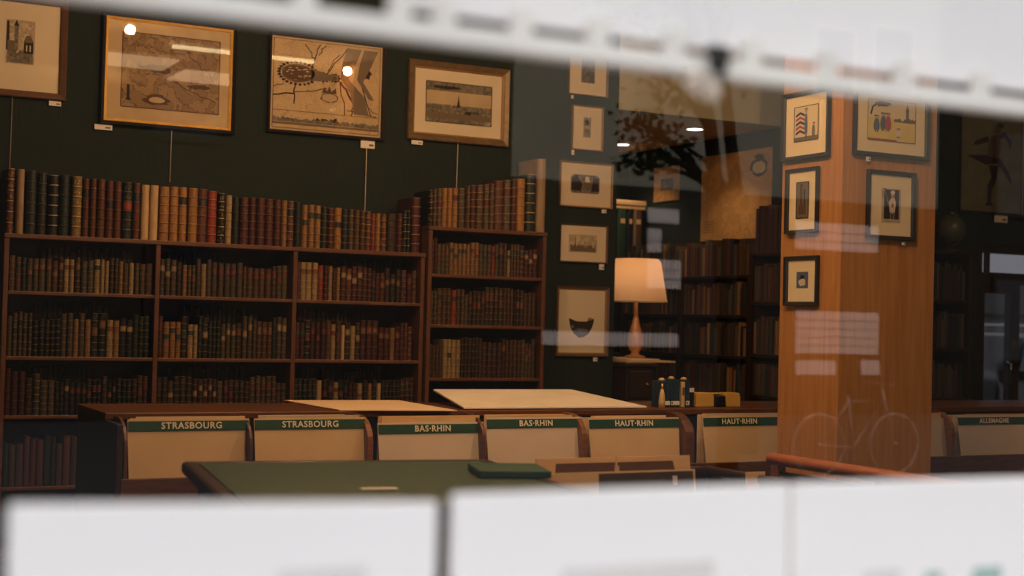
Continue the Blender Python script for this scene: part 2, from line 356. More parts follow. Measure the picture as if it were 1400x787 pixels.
def book(x0, x1, z0, h, y, depth, colour, where, n, group, gilt=.5, band=True, lab=None, jitter=.12):
    c = COLS[colour]; j = 1+R_.uniform(-jitter, jitter)
    o = link('leather_book' if colour != 'cream' else 'vellum_book', COVERS[0 if band else 1], None, None, ((x0+x1)/2, y, z0))
    o.scale = (x1-x0, depth, h); o.rotation_euler = (0, 0, R_.uniform(-.006, .006))
    j *= .80 if 'open top' in where or where == 'x' else .62; o.color = (c[0]*j, c[1]*j*.95, c[2]*j*.9, gilt*(1 if 'open top' in where else .6))  # shelf books coloured darker than the top row, shade put into the colour
    tag(o, f"{colour} {'vellum' if colour == 'cream' else 'leather'} book, {ordinal(n)} from left on {where}", 'book', group)
    p = link('page_block', PAGES, None, o)
    if lab:
        t = link('title_label', LABELS[R_.random() < .25], None, o); t.color = (*lab, 1)
    NB[0] += 1; return o
LAB = [(.10, .015, .012), (.018, .012, .010), (.015, .03, .018), (.13, .05, .02), (.22, .14, .07)]

# ---- wide wall bookcase (three bays) and narrow one
SH = [1.786, 1.508, 1.190, .903, .556, .22]      # shelf tops, z
PX = [1.036, 1.770, 2.500, 3.239]                # uprights
TH = .022
bc = thing('wall_bookcase', 'wide mahogany bookcase of three bays under the big framed maps', 'bookcase', ((PX[0]+PX[3])/2, YB+.14, 0))
def sub(o, name, m, a, b, bevel=.003):
    l = o.location; return bx(name, m, (a[0]-l.x, a[1]-l.y, a[2]-l.z), (b[0]-l.x, b[1]-l.y, b[2]-l.z), o, bevel)
for i, x in enumerate(PX): sub(bc, 'upright', 'mahogany_v', (x-.012, YB, 0), (x+.012, YB+.285, SH[0]-TH))
sub(bc, 'top_board', 'mahogany', (PX[0]-.014, YB-.006, SH[0]-TH), (PX[3]+.014, YB+.285, SH[0]))
for z in SH[1:]:
    for i in range(3): sub(bc, 'shelf', 'mahogany', (PX[i]+.012, YB+.002, z-TH+.004), (PX[i+1]-.012, YB+.28, z))
for i in range(3): sub(bc, 'back_panel', 'darkwood', (PX[i]+.012, YB+.28, .05), (PX[i+1]-.012, YB+.288, SH[0]-TH), 0)
SHB = [1.940, 1.675, 1.393, 1.095, .78, .44, .1]; BX0, BX1 = 3.282, 4.006
bb = thing('wall_bookcase', 'narrow taller mahogany bookcase right of the wide one, below pale grey tome', 'bookcase', ((BX0+BX1)/2, YB+.14, 0))
for x in (BX0, BX1): sub(bb, 'upright', 'mahogany_v', (x-.012, YB, 0), (x+.012, YB+.285, SHB[0]-TH))
sub(bb, 'top_board', 'mahogany', (BX0-.014, YB-.006, SHB[0]-TH), (BX1+.014, YB+.285, SHB[0]))
for z in SHB[1:]: sub(bb, 'shelf', 'mahogany', (BX0+.012, YB+.002, z-TH+.004), (BX1-.012, YB+.28, z))
sub(bb, 'back_panel', 'darkwood', (BX0+.012, YB+.28, .05), (BX1-.012, YB+.288, SHB[0]-TH), 0)

YS = YB+.02
# top row of the wide case, measured: left px, right px, top y px, colour, gilt
TOP = [(8, 19, 230, 'red-brown', .9), (21.6, 33, 231, 'mottled pale', .2), (35.6, 49.5, 233, 'dark green', .15), (51, 63.5, 236, 'dark green', .2), (66, 80, 239, 'black', .9), (81, 95, 239, 'dark green', .05), (98, 112, 241, 'gilt-covered', 1),
 (113, 122, 244, 'red-brown', .15), (123, 132, 244, 'red-brown', .2), (133, 144, 245, 'red-brown', .2), (145, 155.5, 247, 'red-brown', .15), (156, 166.5, 248, 'red-brown', .2), (168, 181, 249, 'dark green', .3), (182, 192, 250, 'red-brown', .2),
 (193, 204.5, 252.5, 'cream', 0), (205, 217, 253, 'cream', 0), (218.5, 232, 255, 'orange-tan', .5), (232.5, 244.5, 255, 'orange-tan', .5), (245, 256, 256, 'orange-tan', .5), (258, 271, 257, 'orange-tan', .5), (271, 284, 258, 'red-brown', .2), (284.5, 297, 261, 'bright red', .4),
 (299, 308, 264, 'black', 1), (309, 318, 267, 'straw', .6), (319, 328, 269, 'dark green', .1), (329.4, 341, 270, 'dark red', .25), (341.6, 351, 270, 'dark red', .25), (352, 363.7, 271, 'dark red', .25), (364, 375, 272, 'dark red', .25), (376, 385, 273, 'dark red', .25),
 (386, 393.7, 274, 'tan', .5), (394, 403, 275, 'red-brown', .6), (404, 412.5, 276, 'dark green', .1), (414, 422, 280, 'tan', .5), (423, 431.3, 280, 'tan', .5), (431.8, 440, 281, 'tan', .5), (440.4, 449, 283, 'dark green', .3), (449.6, 457.7, 284, 'dark red', .5), (458.7, 468.4, 284, 'orange-tan', .2),
 (469, 477.5, 286, 'dark blue', .3), (478, 485, 286, 'olive', .5), (485.7, 493.3, 287, 'brown', .3), (494, 501, 288, 'brown', .5), (501.4, 508.5, 289, 'red-brown', .9), (509, 514, 292, 'bright red', .5), (514.9, 521.7, 292, 'tan', .5), (522.5, 530, 293, 'red-brown', .8),
 (531, 543.6, 292, 'dark brown', .1), (544, 551.7, 292, 'dark red', .3), (552.5, 557, 288, 'dark green', .8), (557.4, 562, 288, 'dark green', .8), (564.4, 576, 270, 'dark red', .5)]
n = 0
for a, b, t, c, g in TOP:
    n += 1; xa = aty(a, 300, YS).x; xb = aty(b, 300, YS).x; zt = aty((a+b)/2, t, YS).z
    lab = (.03, .035, .02) if (c == 'tan' and 410 < a < 440) else (.25, .03, .015) if a == 168 else (.012, .012, .01) if c in ('red-brown', 'orange-tan') and R_.random() < .3 else None
    book(xa+.001, xb-.001, SH[0], zt-SH[0], YS, .23, c, 'the open top of wide bookcase', n, 'old books along the top of the wide bookcase', g, c not in ('cream', 'mottled pale'), lab, .08)
TOPB = [(588, 592.5, 260, 'black', .9), (593, 598.5, 259, 'brown', .4), (599, 605.3, 258, 'olive', .5), (605.8, 612.6, 257, 'orange-tan', .2), (613, 619.7, 257, 'orange-tan', .2), (620, 627.4, 257, 'tan', .2), (628, 637, 257, 'grey-brown', .4), (638.5, 644, 254, 'brown', .4),
 (644.4, 652, 253, 'dark red', .5), (652.8, 662, 253, 'brown', .5), (663, 670, 252, 'olive', .4), (670.6, 677, 251, 'brown', .4), (677.4, 689.6, 247, 'red-brown', .4), (690, 699.3, 246, 'olive', .5), (700, 707.5, 245, 'dark red', .4), (708, 719, 244, 'orange-tan', .5), (720.6, 733, 238, 'dark green', .9)]
n = 0
for a, b, t, c, g in TOPB:
    n += 1; xa = aty(a, 280, YS).x; xb = aty(b, 280, YS).x; zt = aty((a+b)/2, t, YS).z
    lab = (.09, .012, .01) if c in ('olive', 'tan') else None
    book(xa+.0005, xb-.0005, SHB[0], zt-SHB[0], YS, .23, c, 'the open top of narrow bookcase', n, 'old books along the top of the narrow bookcase', g, True, lab, .08)
xa = aty(735.5, 280, YS).x; xb = aty(749, 280, YS).x
o = book(xa, min(xb, 4.02), SHB[0], aty(742, 217, YS).z-SHB[0], YS, .25, 'mottled pale', 'x', 18, 'old books along the top of the narrow bookcase', .05, False)
o['label'] = 'tall pale grey-brown tome at right end of narrow bookcase top'; o.name = 'tall_tome'

def row(x0, x1, z0, hmax, palette, where, group, seed, wid=(.019, .031), hr=(.60, .74), gilt=(.1, .7), special={}, y=YS, slope=0, depth=.15):
    rr = random.Random(seed); x = x0+.016; n = 0; run = 0; c = None; h = 0; wd = 0
    while True:
        if run <= 0:
            run = rr.choice((1, 1, 2, 2, 3, 4, 5)); c = rr.choice(palette); h = hmax*rr.uniform(*hr); wd = rr.uniform(*wid); g = rr.uniform(*gilt); lab = rr.choice(LAB) if rr.random() < .55 else None
        ww = wd*rr.uniform(.92, 1.08)
        if x+ww > x1-.016: break
        n += 1; run -= 1; cc, gg, hh = c, g, h*rr.uniform(.98, 1.02)
        if n in special: cc, gg = special[n][:2]; hh = hmax*special[n][2]
        hh += slope*(x-x0)
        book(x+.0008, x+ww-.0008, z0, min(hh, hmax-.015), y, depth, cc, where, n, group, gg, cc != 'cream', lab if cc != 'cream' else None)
        x += ww+rr.choice((0, 0, .001, .003))
DK = ['dark brown', 'brown', 'dark green', 'black', 'grey-brown', 'dark brown', 'olive', 'brown']
RD = ['dark red', 'plum', 'dark brown', 'red-brown', 'dark green', 'brown', 'dark red']
BAY = ['left', 'middle', 'right']
ROWN = ['upper', 'second', 'third']
sp = {(0, 0): {8: ('red-brown', .2, .60), 10: ('straw', .7, .64), 11: ('straw', .7, .64), 15: ('straw', .9, .66), 16: ('straw', .9, .66), 17: ('straw', .7, .64), 20: ('tan', .7, .64), 22: ('straw', .4, .62)},
      (0, 1): {5: ('tan', .8, .62), 9: ('straw', .6, .66)}, (0, 2): {1: ('red-brown', .2, .78), 2: ('straw', .9, .78), 3: ('straw', .9, .78), 4: ('straw', .9, .78), 5: ('bright red', .4, .73), 6: ('dark red', .5, .72), 7: ('straw', .9, .72), 9: ('tan', .8, .70), 11: ('red-brown', .6, .68), 18: ('dark red', .4, .62), 20: ('dark green', .3, .60)},
      (1, 0): {13: ('tan', .3, .63), 15: ('tan', .5, .63), 18: ('straw', .8, .63), 19: ('tan', .4, .62)}, (1, 1): {2: ('tan', .2, .62), 3: ('orange-tan', .2, .62), 4: ('orange-tan', .2, .62), 6: ('straw', .9, .58), 7: ('straw', .9, .58)},
      (1, 2): {3: ('black', 1, .70), 4: ('plum', .1, .68), 5: ('plum', .1, .68), 6: ('plum', .1, .68), 8: ('straw', .9, .64), 10: ('cream', 0, .63), 12: ('straw', .1, .62), 19: ('tan', .3, .60)},
      (2, 0): {1: ('dark red', .1, .86), 2: ('plum', .2, .80), 3: ('plum', .2, .80), 5: ('grey-brown', .9, .76)}, (2, 1): {}, (2, 2): {6: ('cream', 0, .66), 9: ('straw', .7, .62), 14: ('straw', .3, .6), 16: ('tan', .5, .6), 18: ('cream', .2, .6)}}
for r in range(3):
    for i in range(3):
        pal = (DK if i < 2 else RD) if r < 2 else (['dark brown', 'plum', 'black', 'grey-brown', 'dark green'] if i == 0 else ['grey-brown', 'dark brown', 'plum', 'dark green'] if i == 1 else ['plum', 'dark green', 'dark brown', 'black', 'dark blue'])
        if r == 0 and i == 1: pal = ['dark brown', 'grey-brown', 'brown', 'olive']
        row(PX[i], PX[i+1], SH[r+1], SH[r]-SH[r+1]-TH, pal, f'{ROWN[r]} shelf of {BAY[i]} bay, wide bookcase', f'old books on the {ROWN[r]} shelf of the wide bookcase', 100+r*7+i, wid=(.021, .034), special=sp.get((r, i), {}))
for r in range(3):
    pal = [['dark green', 'brown', 'red-brown', 'dark brown', 'dark red', 'olive', 'tan'], ['dark brown', 'brown', 'grey-brown', 'black', 'olive'], ['brown', 'dark brown', 'olive', 'plum', 'grey-brown']][r]
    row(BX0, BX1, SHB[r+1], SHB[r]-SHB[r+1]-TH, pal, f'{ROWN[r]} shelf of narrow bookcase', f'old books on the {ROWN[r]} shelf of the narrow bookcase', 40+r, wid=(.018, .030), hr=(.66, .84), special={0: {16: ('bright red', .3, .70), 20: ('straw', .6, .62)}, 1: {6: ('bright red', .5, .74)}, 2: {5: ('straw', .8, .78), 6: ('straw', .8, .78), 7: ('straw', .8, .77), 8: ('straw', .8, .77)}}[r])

# ---- the remaining books (second rows, lowest shelf, far shelves): one stuff mesh with a colour for each book
REST = {'v': [], 'f': [], 'c': []}
def rest_book(p, dx, dy, w_, d_, h, col):
    """p corner at spine side left bottom; dx along shelf; dy into shelf"""
    prof = [(0, d_), (0, .012), (.15*w_, .003), (.5*w_, 0), (.85*w_, .003), (w_, .012), (w_, d_)]
    n = len(REST['v']); k = len(prof)
    for z in (0, h):
        for a, b in prof: q = p + dx*a + dy*b; REST['v'].append((q.x, q.y, q.z+z))
    fs = [tuple(n+i for i in range(k)), tuple(n+k+i for i in range(k-1, -1, -1))] + [(n+i, n+(i+1) % k, n+k+(i+1) % k, n+k+i) for i in range(k)]
    REST['f'] += fs; REST['c'] += [col]*len(fs)
def rest_row(p0, dx, dy, length, h, pal, seed, wid=(.018, .032), hr=(.6, .8), d_=.15):
    rr = random.Random(seed); x = .004
    while x < length-.035:
        w_ = rr.uniform(*wid); c = COLS[rr.choice(pal)]; j = rr.uniform(.8, 1.2)
        rest_book(Vector(p0)+dx*x, dx, dy, w_-.001, d_, h*rr.uniform(*hr), (c[0]*j, c[1]*j, c[2]*j)); x += w_
VX, VY = Vector((1, 0, 0)), Vector((0, 1, 0))
for r in range(3):
    for i in range(3):     # second rows standing behind, a little higher
        a = PX[i]+.02+random.Random(r*5+i).uniform(0, .2); ln = random.Random(r*9+i).uniform(.35, .5)
        rest_row((a, YS+.165, SH[r+1]+.001), VX, VY, ln, SH[r]-SH[r+1]-TH, ['dark brown', 'brown', 'grey-brown', 'dark green'], r*31+i, hr=(.80, .93), d_=.085)
for i in range(3):
    rest_row((PX[i]+.014, YS, SH[4]+.001), VX, VY, PX[i+1]-PX[i]-.03, .30, ['dark brown', 'plum', 'dark brown', 'dark brown', 'black'], 60+i, wid=(.022, .04), hr=(.66, .82))

# ------------------------------------------------------------------ far recess: shelves along its right wall
XR = 5.66
def zx(px, py): return atx(px, py, XR).z
fz = [zx(1000, 376), zx(1000, 430), zx(1000, 486), zx(1000, 546)]
fz += [fz[-1]-.3, fz[-1]-.6]
def farcase(y0, y1, top, shelves, label, name='tall_bookcase'):
    o = thing(name, label, 'bookcase', ((XR+5.95)/2, (y0+y1)/2, 0))
    for y in (y0+.012, y1-.012): sub(o, 'upright', 'darkwood', (XR, y-.012, 0), (5.94, y+.012, top))
    for z in shelves: sub(o, 'shelf', 'darkwood', (XR+.003, y0+.024, z-.022), (5.93, y1-.024, z))
    sub(o, 'back_panel', 'darkwood', (5.93, y0+.024, .03), (5.938, y1-.024, top), 0); return o
ya, yb, yc, yd = atx(1024, 400, XR).y, atx(929, 400, XR).y, 9.12, 7.02
farcase(ya, yb, fz[0], fz, 'dark bookcase below the wall map, seen between lamp and pillar')
farcase(yb, yc, fz[0], fz, 'dark bookcase behind the lit lamp shade')
f3 = [zx(1045, 345), zx(1045, 412), zx(1045, 484), zx(1045, 540)]; f3 += [f3[-1]-.35, f3[-1]-.7]
farcase(yd, ya, f3[0], f3, 'dark bookcase squeezed against the left edge of the oak pillar')
MIX = ['dark brown', 'brown', 'black', 'tan', 'dark red', 'grey-brown', 'dark green', 'dark brown', 'brown']
NX = Vector((0, -1, 0))        # along the shelf, left to right in the photo = towards the viewer
for q in range(4):
    hgt = [.26, .23, .235, .25][q]
    rest_row((XR+.015, yb-.026, fz[q]+.001), NX, VX, yb-ya-.05, hgt, MIX, 200+q, hr=(.72, .95), d_=.2)
    rest_row((XR+.015, yc-.026, fz[q]+.001), NX, VX, yc-yb-.05, hgt, MIX, 210+q, hr=(.72, .95), d_=.2)
    rest_row((XR+.015, ya-.026, f3[q]+.001), NX, VX, ya-yd-.05, [.34, .26, .27, .22][q], ['dark red', 'plum', 'dark brown', 'black'] if q == 0 else MIX, 220+q, hr=(.75, .95), d_=.2)
# right-hand room: bookcase under the globe
gx0, gx1 = 6.75, aty(1328, 400, YB).x; gtop = aty(1300, 343, YB).z
gs = [gtop, gtop-.33, gtop-.66, gtop-1.0, gtop-1.35]
o = thing('wall_bookcase', 'dark bookcase with a globe on it, right of the oak pillar', 'bookcase', ((gx0+gx1)/2, YB+.14, 0))
for x in (gx0, gx1): sub(o, 'upright', 'darkwood', (x-.012, YB, 0), (x+.012, YB+.285, gtop-TH))
for z in gs: sub(o, 'shelf', 'darkwood', (gx0+.012, YB+.002, z-TH), (gx1-.012, YB+.28, z))
sub(o, 'back_panel', 'darkwood', (gx0+.012, YB+.28, .03), (gx1-.012, YB+.288, gtop-TH), 0)
for q in (1, 2, 3): rest_row((gx0+.014, YS, gs[q]+.001), VX, VY, gx1-gx0-.03, .27, ['grey-brown', 'dark brown', 'dark green', 'black'], 300+q, hr=(.7, .95), d_=.2)
me = bpy.data.meshes.new('leather_books'); me.from_pydata(REST['v'], [], REST['f'])
ca = me.color_attributes.new('Col', 'FLOAT_COLOR', 'CORNER')
for p, c in zip(me.polygons, REST['c']):
    for li in p.loop_indices: ca.data[li].color = (*c, 1)
o = link('leather_books', me, 'vcol_leather'); tag(o, 'dim leather books on the lowest, rear and far shelves', 'books', kind='stuff')

# globe
g = thing('table_globe', 'old greenish globe standing on dark bookcase right of the pillar', 'globe', (*aty(1300, 316, YB+.14).xy, gtop))
gr = 25*7.6/math.cos(.3)/FPX
gc = gr+.06
MB().lathe([(.0, 0), (.09, 0), (.095, .012), (.03, .03), (.02, .05), (0, .055)], 20).build('base', 'darkwood', g, smooth=True)
sph = MB().lathe([(max(gr*math.sin(math.pi*i/16), 0.0005), gc-gr*math.cos(math.pi*i/16)) for i in range(17)], 28); sph.build('sphere', 'globe_paint', g, smooth=True)
MB().tube([((gr+.012)*math.sin(a*math.pi/16), 0, gc-(gr+.012)*math.cos(a*math.pi/16)) for a in range(17)], .005, 6).build('meridian_arm', 'brass', g, smooth=True)

# ------------------------------------------------------------------ pictures
def ring(w_, h, fw, d_, prof=None):
    """picture moulding: a closed mitred ring; local x right, z up, front at -y"""
    prof = prof or [(0, 0), (0, -d_*.8), (.15, -d_), (.45, -d_*.86), (.8, -d_*.7), (1, -d_*.5), (1, 0)]
    b = MB(); k = len(prof)
    for sx, sz in ((-1, 0), (1, 0), (1, 1), (-1, 1)):
        for t, y in prof:
            ins = t*fw; b.v.append((sx*(w_/2-ins), y, (ins if sz == 0 else h-ins)))
    for i in range(4):
        j = (i+1) % 4
        for q in range(k): b.f.append((i*k+q, j*k+q, j*k+(q+1) % k, i*k+(q+1) % k))
    return b
def picture(label, p, w_, h, rz=0, frame='frame_dark', fw=.02, d_=.025, lip=None, matm='mat_cream', pr=(.15, .2, .85, .85), prm='engraving', art=None, tagpos=None, cord=None, group=None, glass=True, name='framed_picture', cat='picture', d_off=.0):
    o = thing(name, label, cat, p, rz, group)
    if frame: ring(w_, h, fw, d_).build('frame', frame, o)
    if lip:
        l = ring(w_-2*fw+.004, h-2*fw+.004, lip[1], d_*.62).build('gilt_slip' if lip[0].startswith('gold') else 'inner_slip', lip[0], o); l.location.z = fw-.002
    iw, ih = w_-2*fw, h-2*fw
    bx('mount', matm, (-iw/2, -.006, fw), (iw/2, -.002, h-fw), o)
    x0, z0, x1, z1 = -iw/2+pr[0]*iw, fw+pr[1]*ih, -iw/2+pr[2]*iw, fw+pr[3]*ih
    if prm: bx('print', prm, (x0, -.0072, z0), (x1, -.006, z1), o)
    if art:
        groups = {}
        for m, pts in art: groups.setdefault(m, []).append(pts)
        for q, (m, ps) in enumerate(groups.items()):
            b = MB()
            for pts in ps:
                b.poly([(x0+u*(x1-x0), -.0078-q*.0004, z0+v*(z1-z0)) for u, v in pts])
            d = b.build('drawing', m, o); d['kind'] = 'stuff'
    if glass: MB().poly([(-iw/2, -.0125, fw), (iw/2, -.0125, fw), (iw/2, -.0125, h-fw), (-iw/2, -.0125, h-fw)]).build('glass_pane', 'picture_glass', o)
    if tagpos:
        tx, tw, th = tagpos; t = bx('price_tag', 'tag', (tx-tw/2, -.012, -th-.004), (tx+tw/2, -.010, -.004), o)
        bx('price', 'tag_print', (tx+tw*.1, -.0128, -.004-th*.7), (tx+tw*.4, -.012, -.004-th*.45), t)
    if cord:
        MB().tube([(cord[0], -.006, -cord[1]), (cord[0]+.002, -.006, 0)], .0022, 6).build('hanging_wire', 'wire', o)
    return o
def wallpic(label, px0, py0, px1, py1, Y=YW, **k):
    a = aty((px0+px1)/2, py1, Y); x0, x1 = aty(px0, (py0+py1)/2, Y).x, aty(px1, (py0+py1)/2, Y).x; zt = aty((px0+px1)/2, py0, Y).z
    return picture(label, ((x0+x1)/2, Y-.002, a.z), x1-x0, zt-a.z, 0, **k)
def sidepic(label, px0, py0, px1, py1, X, **k):
    a = atx((px0+px1)/2, py1, X); y0, y1 = atx(px0, (py0+py1)/2, X).y, atx(px1, (py0+py1)/2, X).y; zt = atx((px0+px1)/2, py0, X).z
    return picture(label, (X-.002, (y0+y1)/2, a.z), abs(y0-y1), zt-a.z, -math.pi/2, **k)
# drawing helpers in unit coordinates of the print
def line(pts, t, m='ink', asp=1.0):
    out = []
    for (a, b), (c, d) in zip(pts, pts[1:]):
        dx, dy = (c-a)*asp, d-b; l = math.hypot(dx, dy) or 1; nx, ny = -dy/l*t/asp, dx/l*t
        out.append((m, [(a+nx, b+ny), (c+nx, d+ny), (c-nx, d-ny), (a-nx, b-ny)]))
    return out
def blob(cx, cy, rx, ry, m, n=14, jit=0, seed=1, star=0):
    rr = random.Random(seed); return [(m, [(cx+rx*(1+rr.uniform(-jit, jit)+(star if i % 2 else -star))*math.cos(2*math.pi*i/n), cy+ry*(1+rr.uniform(-jit, jit)+(star if i % 2 else -star))*math.sin(2*math.pi*i/n)) for i in range(n)])]
def rect(a, b, c, d, m): return [(m, [(a, b), (c, b), (c, d), (a, d)])]
def border(m='ink', t=.006, asp=1.3, ins=.0): return line([(ins, ins), (1-ins, ins), (1-ins, 1-ins), (ins, 1-ins), (ins, ins)], t, m, asp)
rr = random.Random(3)
def wiggle(a, b, n, amp, seed):
    q = random.Random(seed); return [(a[0]+(b[0]-a[0])*i/n+q.uniform(-amp, amp), a[1]+(b[1]-a[1])*i/n+q.uniform(-amp, amp)) for i in range(n+1)]
def skyline(y, x0, x1, seed, m, n=40, amp=.06, base=.05):
    q = random.Random(seed); top = [(x0+(x1-x0)*i/n, y+q.uniform(0, amp)) for i in range(n+1)]
    return [(m, [top[i], top[i+1], (top[i+1][0], y-base), (top[i][0], y-base)]) for i in range(n)]

church = skyline(.22, .05, .95, 5, 'ink_grey', 16, .12, .2) + rect(.28, .3, .42, .86, 'ink_grey') + [('ink', [(.26, .86), (.44, .86), (.35, 1)])] + rect(.05, .3, .3, .52, 'ink_mid') + rect(.62, .25, .95, .5, 'ink') + [('ink_mid', [(.6, .5), (.97, .5), (.85, .66), (.7, .66)])] + rect(.7, .3, .74, .44, 'mat_cream') + rect(.82, .3, .86, .44, 'mat_cream') + [('ink', [(0, .3), (.12, .3), (.1, .95), (.02, .98)])]
wallpic('brown wooden frame with a church engraving, cut by left picture edge', -45, -6, 91, 133, frame='frame_brown', fw=.035, d_=.03, matm='mat_cream', pr=(.36, .30, .70, .80), prm='engraving_light', art=church, tagpos=(.19, .06, .024), cord=(-.02, .42))
m1 = border('ink_brown', .006, 1.25) + line(wiggle((.18, .55), (.5, .5), 8, .02, 1), .02, 'ink_brown', 1.25) + blob(.36, .56, .13, .035, 'ink_brown', 16, .3, 3) + blob(.80, .35, .12, .035, 'ink_brown', 16, .3, 4) + rect(.055, .12, .085, .30, 'ink') + blob(.07, .105, .03, .015, 'ink') + blob(.36, .12, .13, .07, 'ink_brown', 18, .3, 6) + blob(.36, .12, .08, .04, 'paper_tan', 12, .1, 6) + line(wiggle((.55, .95), (.95, .45), 12, .03, 9), .005, 'ink_brown', 1.25) + line(wiggle((.1, .85), (.6, .75), 12, .03, 10), .004, 'ink_brown', 1.25) + line(wiggle((.5, .4), (.98, .15), 12, .02, 19), .006, 'ink_brown', 1.25)
wallpic('large antique brown map in a bright gold and black frame', 137, 26.5, 321, 177, frame='frame_black', fw=.020, d_=.035, lip=('gold', .016), matm='paper_tan', pr=(.13, .15, .90, .87), prm='map_brown', art=m1, tagpos=(-.335, .09, .027), cord=(.02, .28))
def stars(cx, cy, rx, ry, n, m, seed):
    q = random.Random(seed); out = []
    for k in range(n):
        a = 2*math.pi*k/n; x, y = cx+rx*math.cos(a), cy+ry*math.sin(a); u, v = math.cos(a), math.sin(a); w_ = .012+q.uniform(0, .006)
        out.append((m, [(x+u*.032, y+v*.030), (x-v*w_+u*.012, y+u*w_+v*.012), (x-v*w_*.7-u*.006, y+u*w_*.7), (x+v*w_*.7-u*.006, y-u*w_*.7), (x+v*w_+u*.012, y-u*w_+v*.012)]))
    return out
ft = stars(.225, .625, .165, .115, 26, 'ink', 3) + blob(.225, .625, .155, .105, 'ink_mid', 26, .04, 5) + blob(.225, .625, .135, .090, 'ink_brown', 22, .10, 4) + [('ink_mid', [(.34, .70), (.50, .65), (.60, .65), (.60, .585), (.50, .57), (.34, .55)])] + stars(.46, .61, .055, .035, 12, 'ink', 9) + stars(.57, .612, .03, .03, 9, 'ink', 11) + blob(.57, .612, .022, .025, 'ink_brown', 9)
for k in range(46):
    q_ = random.Random(k+70); a = q_.uniform(0, 6.28); rr0 = q_.uniform(.2, .9)**.6; x, y = .225+.128*rr0*math.cos(a), .625+.085*rr0*math.sin(a); e = q_.uniform(.006, .016)
    ft += [(('paper_tan', 'ink')[k % 2], [(x-e, y-e*.5), (x+e, y-e*.4), (x+e*.8, y+e*.5), (x-e*.8, y+e*.5)])]
for a, b, t, sd in (((.35, .7), (.42, .98), .006, 1), ((.38, .8), (.28, .97), .005, 2), ((.42, .85), (.47, .97), .005, 3), ((.5, .66), (.68, .97), .006, 4), ((.5, .68), (.6, .9), .005, 5), ((.2, .52), (.2, .27), .007, 6), ((.0, .37), (.2, .40), .008, 7), ((.2, .4), (.5, .49), .005, 8), ((.62, .58), (.68, .2), .006, 9), ((.62, .58), (.75, .35), .012, 10), ((.75, .35), (.74, .2), .006, 11), ((.1, .5), (.0, .45), .004, 12), ((.9, .3), (.98, .25), .004, 13), ((.7, .25), (.98, .2), .005, 14)):
    ft += line(wiggle(a, b, 5, .012, sd), t, 'ink', 1.2)
ft += [('ink_mid', [(.68, .97), (.82, .97), (.76, .78), (.70, .62), (.86, .42), (.90, .22), (.76, .22), (.72, .45), (.62, .62), (.64, .80)]), ('ink_mid', [(.84, .97), (.98, .97), (.90, .75), (.84, .60), (.95, .40), (.90, .40), (.78, .62), (.80, .78)])]
ft += line(wiggle((.70, .97), (.64, .6), 6, .01, 21), .006, 'ink', 1.2) + line(wiggle((.95, .97), (.80, .62), 6, .01, 22), .006, 'ink', 1.2) + line(wiggle((.80, .62), (.93, .22), 6, .01, 23), .006, 'ink', 1.2) + blob(.86, .70, .06, .06, 'ink', 18, .25, 24) + blob(.52, .38, .085, .055, 'ink_mid', 18, .12, 5) + blob(.52, .38, .07, .045, 'paper_tan', 16, .1, 5) + [('ink_brown', [(.45, .43), (.47, .5), (.5, .45), (.52, .52), (.54, .45), (.58, .5), (.59, .43)])]
ft += rect(0, .195, 1, .2, 'ink_brown') + skyline(.10, .0, 1, 8, 'ink_grey', 60, .03, .03) + rect(.0, .04, 1, .065, 'ink_mid') + skyline(.11, .4, .6, 18, 'ink', 14, .05, .03) + border('ink_brown', .003, 1.2)
wallpic('antique plan of a fortified town, dark narrow frame, glare spot on glass', 365, 52, 525, 187, frame='frame_dark', fw=.018, d_=.03, matm='paper_tan', pr=(.02, .025, .98, .975), prm='map_tan', art=ft, tagpos=(.25, .085, .042), cord=(.245, .40))
cs = rect(0, .78, 1, 1, 'ink_grey') + rect(0, .45, 1, .78, 'paper_tan') + skyline(.40, 0, 1, 4, 'ink_grey', 50, .09, .12) + [('ink', [(.465, .4), (.515, .4), (.50, .58), (.49, .74), (.48, .58)])] + skyline(.22, 0, 1, 14, 'ink_mid', 40, .1, .12) + skyline(.08, .05, .9, 24, 'ink_grey', 20, .08, .08) + border('ink', .008, 1.3) + blob(.1, .2, .08, .07, 'ink', 12, .3, 4) + blob(.7, .25, .12, .07, 'ink', 12, .3, 5) + blob(.3, .87, .2, .04, 'ink', 12, .3, 5)
wallpic('city view with a tall spire in a wide dull-gold frame', 556, 88, 694, 196, frame='gold_dull', fw=.036, d_=.03, lip=('frame_tan', .012), matm='mat_cream', pr=(.14, .20, .87, .80), prm='engraving', art=cs, tagpos=(-.26, .07, .024), cord=(.0, .34))
# column of small pictures at the end of the green wall
wallpic('small dark engraving in thin brown frame, topmost of the column', 776, 70, 830, 132, frame='frame_brown', fw=.010, d_=.02, pr=(.32, .28, .68, .95), prm='engraving_dark', tagpos=(-.11, .018, .02))
wallpic('narrow portrait print in thin brown frame, second of the column', 781, 145, 823, 206, frame='frame_tan', fw=.008, d_=.02, pr=(.36, .28, .62, .76), prm='engraving', art=blob(.5, .75, .3, .15, 'ink', 12, .3, 3) + rect(.2, .1, .8, .4, 'ink_grey'), tagpos=(-.1, .02, .03))
wallpic('wide street view vignette in thin tan frame, third of the column', 764, 222, 836, 284, frame='frame_tan', fw=.010, d_=.02, pr=(.19, .30, .77, .74), prm=None,
        art=[('ink_grey', [(.0, .1), (.06, .0), (.94, .0), (1, .1), (1, .85), (.9, 1), (.1, 1), (0, .85)]), ('ink', [(.03, .15), (.35, .1), (.40, .5), (.2, .95), (.04, .8)]), ('ink', [(.7, .1), (.97, .15), (.96, .8), (.78, .85)]), ('ink_mid', [(.45, .3), (.68, .3), (.66, .75), (.47, .8)]), ('mat_cream', [(.5, .62), (.66, .6), (.62, .9), (.5, .9)])], tagpos=(.13, .035, .022))
